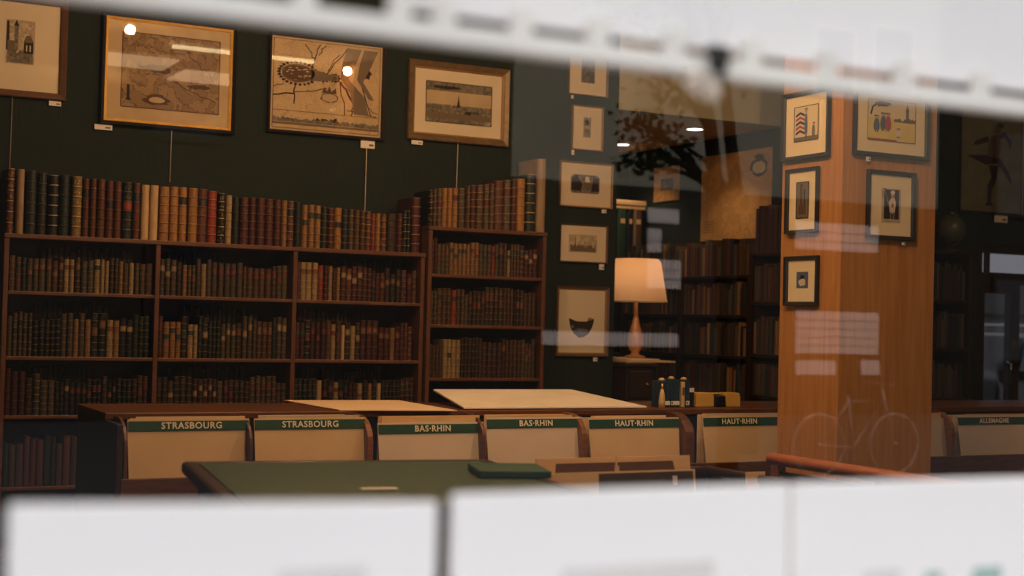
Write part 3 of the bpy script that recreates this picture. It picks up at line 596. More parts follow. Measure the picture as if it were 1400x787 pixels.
wallpic('pale skyline sketch in thin brown frame, fourth of the column', 764, 307, 829, 359, frame='frame_brown', fw=.008, d_=.02, pr=(.18, .25, .80, .75), prm='engraving_light', art=skyline(.25, .05, .95, 33, 'ink_mid', 30, .25, .2) + rect(.2, .3, .23, .85, 'ink_mid'), tagpos=(.13, .035, .035))
bowl = [('ink', [(.0, .95), (.12, .9), (.3, .80), (.7, .80), (.88, .92), (1, .95), (1, .78), (.93, .5), (.82, .22), (.6, .02), (.42, .0), (.2, .2), (.07, .5), (.02, .78)])] + blob(.85, .92, .1, .07, 'ink_grey', 10) + blob(.15, .55, .06, .08, 'ink_grey', 10, .2) + blob(.5, .4, .2, .06, 'ink_grey', 10, .3, 2)
wallpic('tall print of a dark antique bowl in double brown frame, lowest of column', 758, 391, 830, 487, frame='frame_brown', fw=.016, d_=.025, lip=('frame_tan', .010), matm='mat_cream', pr=(.23, .25, .75, .56), prm=None, art=bowl, tagpos=(.1, .03, .025))
# recess wall prints
sidepic('small unframed print on the far wall left of the large wall map', 895, 228, 930, 275, 5.948, frame='frame_tan', fw=.004, d_=.006, matm='map_wall', pr=(.28, .32, .78, .66), prm='engraving_dark', glass=False)
cart = blob(.83, .80, .12, .10, 'ink', 20, .2, 3) + blob(.83, .79, .09, .07, 'paper_tan', 16, .1, 3) + blob(.83, .91, .07, .03, 'ink', 10, .3, 4) + rect(.06, .10, .2, .105, 'ink_brown') + rect(.06, .13, .2, .135, 'ink_brown') + rect(.06, .16, .2, .165, 'ink_brown') + rect(.06, .19, .2, .195, 'ink_brown') + rect(.06, .22, .2, .225, 'ink_brown')
sidepic('large tan antique map with dark cartouche on recess wall, unframed', 960, 208, 1056, 327, 5.948, frame=None, fw=.0, d_=.006, matm='map_wall', pr=(.0, .0, 1, 1), prm=None, art=cart, glass=False, name='wall_map', cat='map')

# ------------------------------------------------------------------ oak pillar with its pictures
PC = aty(1148, 400, 4.6); PR = aty(1277, 400, 4.6); PL = atx(1066, 400, PC.x)
o = struct('wall_pillar', 'oak', (PC.x, 4.6, 0), (PR.x, PL.y, ZC)); b = o.modifiers.new('bevel', 'BEVEL'); b.width = .004; b.segments = 2
def bt(cx, by, h, m1, m2):   # standing clothed figure, generic
    return [(m1, [(cx-.055, by+.12*h), (cx+.055, by+.12*h), (cx+.065, by+.40*h), (cx+.035, by+.78*h), (cx-.035, by+.78*h), (cx-.065, by+.40*h)])] + blob(cx, by+.87*h, .04, .09*h, 'wash_skin', 10) + blob(cx, by+.94*h, .055, .06*h, m2, 8) + rect(cx-.03, by, cx-.008, by+.14*h, 'ink') + rect(cx+.008, by, cx+.03, by+.14*h, 'ink')
kids = rect(0, 0, 1, .55, 'wash_yellow') + rect(0, .55, 1, 1, 'wash_sky') + skyline(.52, .55, 1, 3, 'ink_mid', 14, .1, .03) + rect(.80, .5, .86, .78, 'ink_mid') + [('ink_mid', [(.79, .78), (.87, .78), (.83, .97)])] + line([(.06, .62), (.1, .82), (.22, .92), (.45, .9)], .02, 'ink', 1.2) + blob(.3, .9, .17, .07, 'ink_brown', 14, .3, 5) + bt(.18, .2, .42, 'wash_blue', 'ink') + bt(.32, .24, .46, 'wash_blue', 'ink') + bt(.42, .24, .46, 'wash_red', 'ink') + bt(.64, .1, .24, 'mat_cream', 'wash_red') + rect(0, .015, .6, .04, 'wash_red') + border('ink_brown', .006, 1.2)
wallpic('colour print of small figures in a yellow meadow, widest on pillar', 1165, 121, 1267, 216, 4.6, frame='frame_black', fw=.018, d_=.022, matm='mat_yellow', pr=(.15, .20, .85, .86), prm=None, art=kids, tagpos=(-.125, .022, .02))
fig = rect(.12, .1, .9, .97, 'ink') + [('mat_cream', [(.42, .28), (.68, .25), (.74, .6), (.66, .74), (.5, .74), (.36, .6)])] + blob(.56, .82, .1, .08, 'wash_skin', 12) + blob(.56, .89, .12, .06, 'tag', 12) + rect(.42, .1, .5, .3, 'ink_grey') + rect(.58, .1, .66, .3, 'ink_grey') + blob(.55, .5, .06, .07, 'wash_red', 10) + line([(.1, 1), (.34, .5)], .02, 'ink_mid', .6)
wallpic('portrait of a robed figure in black frame, lower right on pillar', 1183, 234, 1248, 328, 4.6, frame='frame_black', fw=.018, d_=.022, matm='mat_yellow', pr=(.28, .22, .74, .78), prm='engraving_light', art=fig, tagpos=(.07, .02, .015))
sent = rect(0, 0, 1, .12, 'ink_mid') + rect(0, .12, 1, 1, 'wash_sky') + rect(.06, .15, .44, .95, 'mat_cream') + sum([[('wash_red' if k % 2 else 'ink', [(.06, .18+k*.13), (.25, .26+k*.13), (.44, .18+k*.13), (.44, .25+k*.13), (.25, .33+k*.13), (.06, .25+k*.13)])] for k in range(5)], []) + bt(.50, .1, .85, 'wash_blue', 'wash_blue') + bt(.82, .08, .42, 'ink_grey', 'ink') + rect(.72, .72, .95, .93, 'ink_mid') + border('ink', .01, .7)
sidepic('print of a sentry by a striped box, topmost on pillar left side', 1073, 124, 1137, 218, PC.x, frame='frame_black', fw=.020, d_=.022, matm='mat_yellow', pr=(.22, .24, .80, .82), prm=None, art=sent)
dk = rect(0, 0, 1, 1, 'ink_mid') + rect(.2, .1, .8, .35, 'ink_brown') + rect(.3, .35, .5, .95, 'ink_brown') + rect(.62, .35, .72, .8, 'ink') + border('ink', .012, .4)
sidepic('narrow dark tower print in black frame, middle of pillar left side', 1078, 230, 1121, 319, PC.x, frame='frame_black', fw=.016, d_=.022, matm='mat_yellow', pr=(.28, .20, .74, .82), prm=None, art=dk)
sm = rect(0, 0, 1, 1, 'wash_blue') + blob(.5, .35, .3, .25, 'mat_cream', 12, .2) + blob(.5, .68, .18, .12, 'ink', 12)
sidepic('small blue and white miniature in black frame, lowest on pillar', 1076, 350, 1121, 418, PC.x, frame='frame_black', fw=.018, d_=.022, matm='mat_yellow', pr=(.32, .33, .74, .72), prm=None, art=sm)
# dancer poster in the right-hand room
dn = rect(0, 0, 1, 1, 'wash_olive') + [('wash_purple', [(.08, .50), (.40, .42), (.60, .44), (.86, .22), (.80, .36), (.62, .52), (.40, .52)]), ('ink_brown', [(.44, .50), (.62, .50), (.66, .64), (.60, .74), (.48, .72), (.44, .6)]), ('wash_purple', [(.44, .72), (.24, .66), (.20, .62), (.24, .61), (.46, .66)]), ('wash_purple', [(.60, .74), (.72, .78), (.84, .68), (.80, .60), (.78, .67), (.70, .72), (.60, .68)]), ('ink', [(.45, .42), (.62, .42), (.58, .26), (.52, .18), (.50, .04), (.54, .0), (.40, .0), (.44, .04), (.44, .2), (.50, .3)])] + blob(.60, .80, .055, .05, 'ink_brown', 12) + blob(.64, .84, .06, .03, 'ink', 10)
wallpic('olive poster of a dancer on one leg, in dark frame near the door', 1310, 146, 1397, 293, frame='frame_dark', fw=.018, d_=.025, matm='wash_olive', pr=(.0, .06, 1, 1), prm=None, art=dn, tagpos=(.10, .13, .05))

# ------------------------------------------------------------------ long print browser with its headed boards
YF = 5.7; ZT = 1.01
bl = aty(170, 570, YF).x; br = 7.4
pb = thing('print_browser', 'long cherrywood print browser counter with bins across the shop', 'cabinet', ((bl+br)/2, YF+.4, 0))
zb = aty(170, 655, YF).z
sub(pb, 'counter_top', 'mahogany', (bl-.03, YF+.22, ZT-.03), (br, 6.5, ZT), .005)
sub(pb, 'end_panel', 'darkwood', (bl-.03, YF-.01, 0), (bl-.005, 6.48, ZT-.03)); sub(pb, 'end_panel', 'darkwood', (br-.025, YF-.01, 0), (br, 6.48, ZT-.03))
sub(pb, 'front_panel', 'mahogany', (bl-.005, YF, .02), (br-.025, YF+.02, zb)); sub(pb, 'bin_floor', 'darkwood', (bl-.005, YF+.02, zb-.121), (br-.025, YF+.30, zb-.101))
sub(pb, 'bin_back', 'darkwood', (bl-.005, YF+.30, zb-.14), (br-.025, YF+.32, ZT-.03))
BINS = [(174, 341, 571, 'STRASBOURG', 'cream', 262, 577.5, 'first'), (347, 500, 569.5, 'STRASBOURG', 'cream', 424, 576, 'second'), (516, 661, 576, 'BAS·RHIN', 'white', 591, 582.5, 'third'), (664, 796, 569, 'BAS·RHIN', 'white', 732, 575, 'fourth'), (804, 928, 569.5, 'HAUT·RHIN', 'cream', 866, 575.5, 'fifth'), (960, 1090, 567, 'HAUT·RHIN', 'cream', 1010, 572.5, 'sixth'), (1190, 1299, 571, None, 'white', 0, 0, 'seventh'), (1308, 1430, 567, 'ALLEMAGNE', 'white', 1358, 573, 'eighth')]
fnt = None
def text_mesh(s, size, bold=.022):
    cu = bpy.data.curves.new('lettering', 'FONT'); cu.body = s; cu.size = size; cu.align_x = 'CENTER'; cu.align_y = 'CENTER'; cu.extrude = .0008; cu.offset = size*bold; cu.space_character = 1.12; cu.resolution_u = 3
    t = bpy.data.objects.new('tmp', cu); COL.objects.link(t); dg = bpy.context.evaluated_depsgraph_get(); dg.update()
    me = bpy.data.meshes.new_from_object(t.evaluated_get(dg)); bpy.data.objects.remove(t); me.materials.clear(); return me
divs = [bl+.0]
tilt = math.radians(9)
for k, (a, b, yt, txt, kind, tcx, tcy, nth) in enumerate(BINS):
    Yt = YF+.082; xa, xb = aty(a, yt, Yt).x, aty(b, yt, Yt).x; zt = aty((a+b)/2, yt, Yt).z
    hgt = zt-zb+.10
    lab = f"{'cream' if kind == 'cream' else 'whitish'} divider board with green {txt} header, {nth} bin from left" if txt else 'whitish divider board without header, peeking out right of the pillar'
    t = thing('divider_board', lab, 'board', ((xa+xb)/2, Yt-math.sin(tilt)*hgt, zt-hgt), 0, 'headed boards in the print browser')
    t.rotation_euler = (-tilt, 0, 0)
    hw = (xb-xa)/2; bm_ = 'board_'+kind
    MB().hexa([(-hw*.975, 0, 0), (hw*.94, 0, 0), (hw*.94, .006, 0), (-hw*.975, .006, 0), (-hw, 0, hgt), (hw, 0, hgt), (hw, .006, hgt), (-hw, .006, hgt)]).build('panel', bm_, t, bevel=.001)
    if txt:
        hh = .040; x1h = hw*.985 if k != 3 else hw*.99
        s = bx('header_strip', 'header_green', (-hw*.985, -.003, hgt-.008-hh), (x1h, -.0002, hgt-.008), t)
        sz = {'STRASBOURG': .037, 'ALLEMAGNE': .036}.get(txt, .037)
        cx = aty(tcx, tcy, Yt).x-(xa+xb)/2
        l = link('lettering', text_mesh(txt, sz), 'lettering', s); l.rotation_euler = (math.pi/2, 0, 0); l.location = (cx, -.0042, hgt-.008-hh*.5); l['label'] = f'cream capitals reading {txt}'
    # prints filed behind the board
    rk = random.Random(k)
    for q in range(4):
        dx = rk.uniform(-.01, .02); hz = zt+rk.uniform(-.012, .005) if q else zt+.005
        if k in (2, 6): hz += .02
        y0 = Yt+.018+q*.03
        cw = hw*rk.uniform(.78, .93); c0 = (xa+xb)/2+dx+(hw-cw)*rk.uniform(-.6, .6)
        pm = MB().box((-cw, 0, 0), (cw, .004, hz-zb+.099)).build('filed_print', ['paper_warm', 'board_white', 'kraft', 'board_cream'][(q+k) % 4], None, (c0, y0, zb-.099))
        tag(pm, f"{['warm paper', 'white card', 'kraft board', 'cream board'][(q+k) % 4]} sheet filed {['just', 'second', 'third', 'last'][q]} behind the {nth} divider board from left", 'print', 'sheets filed in the print browser')
# curved dividers between the bins
for px in (172.5, 344, 507, 662.5, 800, 944, 1130, 1303.5):
    x = aty(px, 600, YF+.02).x; wd = .026 if px in (507, 800, 1303.5) else .014
    if px == 944: wd = .05
    pts = [(YF+.02, zb-.1), (YF+.02, zb+.12)] + [(YF+.02+.14*(1-math.cos(t*math.pi/12)), zb+.12+(ZT-.012-zb-.12)*math.sin(t*math.pi/12)) for t in range(1, 7)] + [(YF+.22, ZT-.012), (YF+.22, zb-.1)]
    l = pb.location; MB().prism([(y-l.y, z) for y, z in pts], 'x', x-wd/2-l.x, x+wd/2-l.x).build('bin_divider', 'bincherry' if wd > .02 and px != 944 else 'mahogany', pb, bevel=.003)

# things on the counter
sheet = [atz(388, 548, ZT), atz(545, 548, ZT), atz(625, 562, ZT), atz(464, 561.5, ZT)]
b = MB(); c4 = sum(sheet, Vector())/4
b.hexa([p-c4+Vector((0, 0, .001)) for p in (sheet[3], sheet[2], sheet[1], sheet[0])] + [p-c4+Vector((0, 0, .005)) for p in (sheet[3], sheet[2], sheet[1], sheet[0])])
tag(b.build('portfolio', 'paper_warm', None, c4), 'flat tan portfolio sheet lying on the browser counter, left of centre', 'portfolio')
# pale slanted sheet on props, added in place of a reflection on the shop glass
fl, fr_ = aty(634, 562.5, 5.94), aty(884, 566, 5.94); kl, kr = aty(592, 534, 6.48), aty(781, 534, 6.48)
fl.z = fr_.z = ZT+.004; kz = (kl.z+kr.z)/2; kl.z = kr.z = kz
t = thing('reflection_sheet', 'large pale slanted sheet on the counter, standing in for a glass reflection', 'portfolio', ((fl.x+fr_.x)/2, 6.2, ZT))
L0 = t.location; up = Vector((0, 0, .008))
MB().hexa([fl-L0, fr_-L0, kr-L0, kl-L0, fl-L0+up, fr_-L0+up, kr-L0+up, kl-L0+up]).build('cover', 'paper_pale', t, bevel=.001)
for x in (kl.x+.12, kr.x-.12): MB().box((x-.02-L0.x, 6.38-L0.y, 0), (x+.02-L0.x, 6.41-L0.y, (kz-ZT)*.80)).build('prop', 'darkwood', t)

YI = 6.02
def zc(px, py): return aty(px, py, YI)
p0 = zc(903, 558)
for k, (a, b, tp, m, lab) in enumerate(((904, 916.5, 521, 'pack_blue', 'leftmost dark blue packet of the bundle on the counter'), (917, 929.5, 519, 'pack_blue', 'middle dark blue packet on the counter'), (937.5, 943, 520, 'pack_blue', 'narrow dark blue packet next to the black box'))):
    xa, xb = zc(a, 540).x, zc(b, 540).x; zt = zc(a, tp).z
    t = thing('ink_packet', lab, 'packet', ((xa+xb)/2, YI+.04, ZT), 0, 'blue packets on the counter'); hw = (xb-xa)/2-.0008
    bx('carton', m, (-hw, -.04, .001), (hw, .05, zt-ZT), t, .002); bx('label_band', 'tag', (-hw+.001, -.0415, .012), (hw-.001, -.0402, .032), t); bx('label_print', 'tag_print', (-hw+.004, -.0422, .017), (-hw+.012, -.0416, .027), t)
    MB().lathe([(.0005, 0), (.018, .004), (.012, .014), (.0005, .017)], 10, (0, .0, zt-ZT)).build('gold_tuft', 'pack_gold', t, smooth=True)
t = thing('ink_packet', 'gold wrapped packet between the dark blue packets on the counter', 'packet', ((zc(930, 540).x+zc(937, 540).x)/2, YI+.04, ZT), 0, 'blue packets on the counter')
bx('carton', 'pack_gold', (-.0095, -.045, .001), (.0095, .05, zc(930, 522).z-ZT), t, .002); bx('label_print', 'tag_print', (-.006, -.0462, .06), (.006, -.0452, .10), t)
xb_ = zc(897.5, 540).x
t = thing('brass_bottle', 'slim gold spray bottle left of the blue packets', 'bottle', (xb_, YI-.05, ZT)); MB().lathe([(.0005, 0), (.016, 0), (.017, .03), (.013, .07), (.006, .095), (.0005, .096)], 14).build('body', 'pack_gold', t, smooth=True); MB().lathe([(.005, .094), (.005, .12), (.0005, .122)], 10).build('neck', 'brass', t, smooth=True)
xa, xb = zc(944, 540).x, zc(952.5, 540).x
t = thing('black_box', 'slim black box with a white square label beside the packets', 'box', ((xa+xb)/2, YI+.06, ZT)); hw = (xb-xa)/2-.001
bx('carton', 'pack_black', (-hw, -.04, .001), (hw, .04, zc(948, 528).z-ZT), t, .002); zz = zc(948, 533).z-ZT; bx('square_label', 'tag', (-hw+.002, -.0415, zz-.012), (hw-.002, -.0402, zz+.010), t)
t = thing('tape_dispenser', 'yellow tape dispenser with a dark middle on the counter near the pillar', 'dispenser', (zc(983, 550).x, YI+.05, ZT))
def tx(px): return zc(px, 545).x-t.location.x
ht = zc(980, 537).z-ZT
for a, b in ((953.5, 978), (996, 1014)):
    MB().prism([(tx(a), .001), (tx(b), .001), (tx(b), ht*.7), (tx(b)-.008, ht), (tx(a)+.006, ht), (tx(a), ht*.85)], 'y', -.04, .04).build('yellow_block', 'tape_yellow', t, bevel=.003)
MB().prism([(tx(978.5), .001), (tx(995.5), .001), (tx(994), ht*.8), (tx(980), ht*.8)], 'y', -.035, .035).build('dark_core', 'pack_black', t, bevel=.004)
MB().box((tx(977), .0, ht*.88), (tx(997), .03, ht*.98)).build('bridge', 'tape_yellow', t)

# ------------------------------------------------------------------ cabinet with lamp
CBY = 7.48
cz = 1.185
cx0, cx1 = 4.695, aty(893, 520, CBY).x
o = thing('drawer_cabinet', 'tall dark wooden drawer cabinet carrying the lit lamp', 'cabinet', ((cx0+cx1)/2, CBY+.24, 0))
sub(o, 'body', 'darkwood', (cx0, CBY, .02), (cx1, CBY+.46, cz-.025)); sub(o, 'top', 'darkwood', (cx0-.02, CBY-.02, cz-.025), (cx1+.02, CBY+.48, cz), .006)
for q in range(6):
    z1 = cz-.05-q*.18; d = sub(o, 'drawer', 'darkwood', (cx0+.02, CBY-.014, z1-.165), (cx1-.02, CBY-.001, z1), .004)
    for xx in (cx0+.14, cx0+.19+.12): k = MB().lathe([(.0005, -.014), (.010, -.012), (.012, -.005), (.005, 0)], 12).build('knob', 'brass', d, smooth=True); k.rotation_euler = (math.pi/2, 0, 0); k.location = (xx-o.location.x, CBY-.03-o.location.y, z1-.08)
ly = 7.70; lx = aty(868, 490, ly).x
px0, px1 = aty(836, 492, ly).x, aty(902, 492, ly).x
for q, (da, db, m, lab) in enumerate(((0, 0, 'board_cream', 'lower flat folder under the lamp'), (.03, -.12, 'paper_warm', 'upper thin folder directly under the lamp base'))):
    z0 = cz+.001+q*.012; tag(bx('flat_folder', m, (px0+da, 7.52, z0), (px1+db, 7.86, z0+.011), None, .002), lab, 'folder', 'folders under the lamp')
lz = cz+.026
lamp = thing('table_lamp', 'lit table lamp with orange-cream shade and glass base on the cabinet', 'lamp', (lx, ly, lz))
zs0, zs1 = aty(872, 412, ly).z-lz, aty(872, 354, ly).z-lz
MB().lathe([(.0005, 0), (.065, 0), (.068, .010), (.03, .02), (.026, .035), (.045, .06), (.052, .10), (.045, .15), (.026, .21), (.014, .27), (.011, zs0+.0), (.0005, zs0+.002)], 24).build('glass_base', 'lamp_glass' if 'lamp_glass' in MAT else 'kraft', lamp, smooth=True)
ro, ri = (aty(909, 410, ly).x-aty(836, 410, ly).x)/2*.98, (aty(892, 354, ly).x-aty(842, 354, ly).x)/2
sm_ = bpy.data.materials.new('lamp_shade'); sm_.use_nodes = True; nt = sm_.node_tree; nt.nodes.clear()
ou = nt.nodes.new('ShaderNodeOutputMaterial'); ad = nt.nodes.new('ShaderNodeMixShader'); df = nt.nodes.new('ShaderNodeBsdfDiffuse'); tr = nt.nodes.new('ShaderNodeBsdfTranslucent')
df.inputs[0].default_value = (.7, .5, .36, 1); tr.inputs[0].default_value = (.80, .58, .40, 1); ad.inputs[0].default_value = .6
nt.links.new(df.outputs[0], ad.inputs[1]); nt.links.new(tr.outputs[0], ad.inputs[2]); nt.links.new(ad.outputs[0], ou.inputs[0]); MAT['lamp_shade'] = sm_
sh = MB().lathe([(ro, zs0), (ri*1.12, zs1-.02), (ri, zs1)], 40).build('lamp_shade', 'lamp_shade', lamp, smooth=True)
MB().lathe([(ro-.001, zs0-.002), (ro+.003, zs0-.002), (ro+.003, zs0+.008), (ro-.001, zs0+.008)], 40).build('shade_trim', 'mat_yellow', sh, smooth=True)
MB().tube([(0, 0, zs0), (0, 0, zs0+.06)], .012, 10).build('socket', 'brass', lamp, smooth=True)
bu = MB().lathe([(.0005, zs0+.06), (.015, zs0+.07), (.03, zs0+.11), (.028, zs0+.135), (.012, zs0+.155), (.0005, zs0+.158)], 16).build('bulb', 'lamp_emit', lamp, smooth=True)
ld = bpy.data.lights.new('lamp_light', 'POINT'); ld.energy = .75; ld.color = (1, .58, .27); ld.shadow_soft_size = .03
lo = bpy.data.objects.new('lamp_light', ld); COL.objects.link(lo); lo.parent = lamp; lo.location = (0, 0, zs0+.185)
# boxes and tall volumes behind the lamp, on a rear shelf
zr0 = aty(862, 352, 9.15).z
o = thing('rear_shelf', 'dark shelf unit at the back of the recess behind the lamp', 'shelf', (5.3, 9.3, 0))
for z in (.4, .8, 1.2, zr0): sub(o, 'shelf', 'darkwood', (4.72, 9.14, z-.025), (5.90, 9.48, z))
for x in (4.70, 5.90): sub(o, 'upright', 'darkwood', (x, 9.14, 0), (x+.02, 9.48, zr0+.02))
zt2 = aty(862, 286, 9.17).z
for a, b_, m, nm, lab in ((845, 857.5, 'folder_green', 'tall_volume', 'broad green volume behind the lamp shade'), (858, 866, 'pack_black', 'tall_volume', 'black volume between green and brown volumes behind the lamp'), (866.5, 879, 'frame_brown', 'tall_volume', 'brown volume right of the black one behind the lamp')):
    xa, xb = aty(a, 320, 9.17).x, aty(b_, 320, 9.17).x
    if xb > 5.895: xb = 5.895
    if xb-xa < .02: continue
    v = thing(nm, lab, 'book', ((xa+xb)/2, 9.17, zr0), 0, 'tall volumes behind the lamp'); hw = (xb-xa)/2-.001; hh = zt2-zr0
    MB().prism([(-hw, .22), (-hw, .012), (-hw*.5, .0), (hw*.5, .0), (hw, .012), (hw, .22)], 'z', 0.001, hh).build('cover', m, v); bx('page_block', 'page_edge', (-hw*.8, .02, hh), (hw*.8, .215, hh+.001), v); bx('title_label', 'kraft', (-hw*.5, -.001, hh*.7), (hw*.5, -.0002, hh*.8), v)
xa, xb = aty(839, 278, 9.17).x, min(aty(884, 278, 9.17).x, 5.93)
t = thing('tan_box', 'flat tan box lying on the tall volumes behind the lamp', 'box', ((xa+xb)/2, 9.27, zt2+.002)); hw = (xb-xa)/2
bx('tray', 'kraft', (-hw+.004, -.096, 0), (hw-.004, .096, .05), t, .003); bx('lid', 'kraft', (-hw, -.1, .03), (hw, .1, .066), t, .003)

# ------------------------------------------------------------------ foreground table and racks
ZTB = .95
ta, tb_, tc_ = atz(248, 630, ZTB), atz(668, 627, ZTB), atz(330, 688, ZTB)
ex = (tb_-ta).normalized(); ey = Vector((ex.y, -ex.x, 0)); tl = (tb_-ta).length; td = 1.15
t = thing('green_table', 'dark wooden table topped with green leather, in front of the print bins', 'table', (*(ta+ex*tl/2+ey*td/2).xy, 0), math.atan2(ex.y, ex.x))
hw, hd = tl/2, td/2
bx('leather_top', 'leather_green', (-hw+.05, -hd+.05, ZTB-.012), (hw-.05, hd-.05, ZTB-.001), t)
for nm, a, b in (('rim', (-hw, hd-.05, ZTB-.04), (hw, hd, ZTB)), ('rim', (-hw, -hd, ZTB-.04), (hw, -hd+.05, ZTB)), ('rim', (-hw, -hd+.05, ZTB-.04), (-hw+.05, hd-.05, ZTB)), ('rim', (hw-.05, -hd+.05, ZTB-.04), (hw, hd-.05, ZTB))): bx(nm, 'darkwood', a, b, t, .012)
bx('body', 'darkwood', (-hw+.05, -hd+.05, .06), (hw-.05, hd-.05, ZTB-.04), t)
for sx in (-1, 1):
    for sy in (-1, 1): bx('foot', 'darkwood', (sx*(hw-.10)-.04, sy*(hd-.10)-.04, 0), (sx*(hw-.10)+.04, sy*(hd-.10)+.04, .06), t)
q = atz(518, 669, ZTB); tag(MB().box((-.05, -.016, 0), (.05, .016, .003)).build('paper_slip', 'paper_pale', None, (q.x, q.y, ZTB+.001), -.15), 'small pale paper slip on the green table top', 'paper')
# right-hand and centre racks: wooden troughs holding boards
def rack(label, x0, x1, y0, y1, z, rimm, th=.035):
    o = thing('print_rack', label, 'rack', ((x0+x1)/2, (y0+y1)/2, 0)); hx, hy = (x1-x0)/2, (y1-y0)/2
    bx('side', 'darkwood', (-hx, -hy, .05), (-hx+.02, hy, z-.03), o); bx('side', 'darkwood', (hx-.02, -hy, .05), (hx, hy, z-.03), o)
    bx('end', 'darkwood', (-hx+.02, hy-.02, .05), (hx-.02, hy, z-.03), o); bx('end', 'darkwood', (-hx+.02, -hy, .05), (hx-.02, -hy+.02, z-.03), o)
    bx('trough_floor', 'darkwood', (-hx+.02, -hy+.02, z-.32), (hx-.02, hy-.02, z-.30), o)
    for a, b in (((-hx-.01, -hy-.01), (-hx+th, hy+.01)), ((hx-th, -hy-.01), (hx+.01, hy+.01)), ((-hx+th, hy-th), (hx-th, hy+.01)), ((-hx+th, -hy-.01), (hx-th, -hy+th))): bx('rim', rimm, (*a, z-.03), (*b, z), o, .01)
    for sx in (-1, 1):
        for sy in (-1, 1): bx('foot', 'darkwood', (sx*(hx-.05)-.03, sy*(hy-.05)-.03, 0), (sx*(hx-.05)+.03, sy*(hy-.05)+.03, .05), o)
    return o
ZR = .97
q = atz(1062, 620, ZR); q2 = atz(1240, 652, ZR); rl = thing('hand_railing', 'rounded cherrywood handrail on posts in front of the oak pillar', 'railing', (q.x, q.y, 0)); ln = q.y-q2.y+.35
b = MB(); b.prism([(.028*math.cos(a*math.pi/6), ZR-.02+.022*math.sin(a*math.pi/6)) for a in range(12)], 'y', -ln, .03).build('handrail', 'orangewood', rl, bevel=.004)
for yy in (-.01, -ln/2, -ln+.04): bx('post', 'bincherry', (-.02, yy-.02, .0), (.02, yy+.02, ZR-.035), rl, .004)
for a, b_ in ((-ln/2+.02, -.03), (-ln+.06, -ln/2-.02)): bx('infill_panel', 'darkwood', (-.008, a, .12), (.008, b_, ZR-.06), rl)
q = atz(1277, 618, ZR); rack('dark rack with brown rim at right, below the ALLEMAGNE bin', max(q.x, 4.45), 5.3, q.y-1.0, q.y, ZR, 'orangewood')
ZK = .90
YK = 4.05; x0 = max(tb_.x+.03, aty(730, 655, YK).x); x1 = aty(1056, 655, YK).x
rack('low central rack holding two kraft boards', x0, x1, YK-.75, YK+.38, ZK, 'darkwood', .03)
def leanboard(nm, lab, cat, pxa, pya, pxb, Y, h, m, th=.005, tl=.12, extra=None):
    a = aty(pxa, pya, Y); b_ = aty(pxb, pya, Y); w_ = b_.x-a.x; h = (a.z-ZK+.298)/math.cos(tl)
    o = thing(nm, lab, cat, ((a.x+b_.x)/2, Y-h*math.sin(tl), a.z-h*math.cos(tl))); o.rotation_euler = (-tl, 0, 0)
    bx('panel', m, (-w_/2, 0, 0), (w_/2, th, h), o, .001)
    if extra: extra(o, w_, h)
    return o
def ex1(o, w_, h):
    MB().poly([(-w_*.42, -.001, h*.40), (w_*.46, -.001, h*.40), (w_*.38, -.001, h-.018), (-w_*.38, -.001, h-.018)]).build('brown_print', 'sleeve', o)
    bx('paper_tab', 'board_cream', (-.006, -.004, h-.055), (.012, -.002, h-.03), o); MB().tube([(0, -.004, h-.03), (.004, -.004, h+.004)], .004, 6).build('cord_knot', 'kraft', o)
def ex2(o, w_, h):
    MB().poly([(-w_*.16, -.001, h*.4), (w_*.485, -.001, h*.4), (w_*.485, -.001, h-.006), (-w_*.15, -.001, h-.006)]).build('brown_print', 'sleeve_dark', o)
    bx('paper_tab', 'paper_pale', (w_*.34, -.004, h-.05), (w_*.37, -.002, h-.02), o)
leanboard('kraft_board', 'upright kraft board with brown sleeve, rear one in the central rack', 'board', 733, 627, 943, YK+.2, .33, 'kraft', extra=ex1)
leanboard('kraft_board', 'upright kraft board half covered by dark sleeve, front one in central rack', 'board', 743, 647, 950, YK-.05, .30, 'kraft', extra=ex2)
q = atz(700, 648, ZTB); tag(MB().box((-.11, -.12, 0), (.11, .12, .022)).build('green_folder', 'folder_green', None, (min(q.x, tb_.x-.16), q.y, ZTB+.001), -.3, bevel=.004), 'dark green folder lying at the right end of the green table', 'folder')
leanboard('tan_card', 'tan card standing in front of the HAUT-RHIN bin, right end of rack', 'card', 1020, 645, 1046, YK+.05, .30, 'kraft')

# ------------------------------------------------------------------ window display
YD = 1.2
led = struct('trim_window_ledge', 'white_paint', (WX0+.06, .90, .0), (WX1, 1.5, .80))
def wsheet(px0, px1, py0, py1, lab, marks):
    a, b_ = aty(px0, py0, YD), aty(px1, py1, YD); zt = (a.z+b_.z)/2; w_ = b_.x-a.x; h = zt-.80
    o = thing('display_sheet', lab, 'sheet', ((a.x+b_.x)/2, YD, .801), 0, 'white sheets standing in the shop window'); hw = w_/2
    MB().hexa([(-hw, 0, 0), (hw, 0, 0), (hw, .012, 0), (-hw, .012, 0), (-hw, 0, a.z-.801), (hw, 0, b_.z-.801), (hw, .012, b_.z-.801), (-hw, .012, a.z-.801)]).build('card', 'white_paper', o, bevel=.003)
    for (ax, ay, bx_, by, m) in marks:
        p, r = aty(ax, ay, YD)-o.location, aty(bx_, by, YD)-o.location
        bx('printed_mark', m, (p.x, -.0016, min(p.z, r.z)), (r.x, -.0004, max(p.z, r.z)), o)
    return o
wsheet(13, 600, 690, 686, 'out-of-focus white sheet at bottom left of the shop window', [(380, 781, 500, 789, 'rule_grey')])
wsheet(621, 1081, 676, 661, 'out-of-focus white sheet in the middle of the window bottom', [(770, 778, 975, 789, 'rule_grey')])
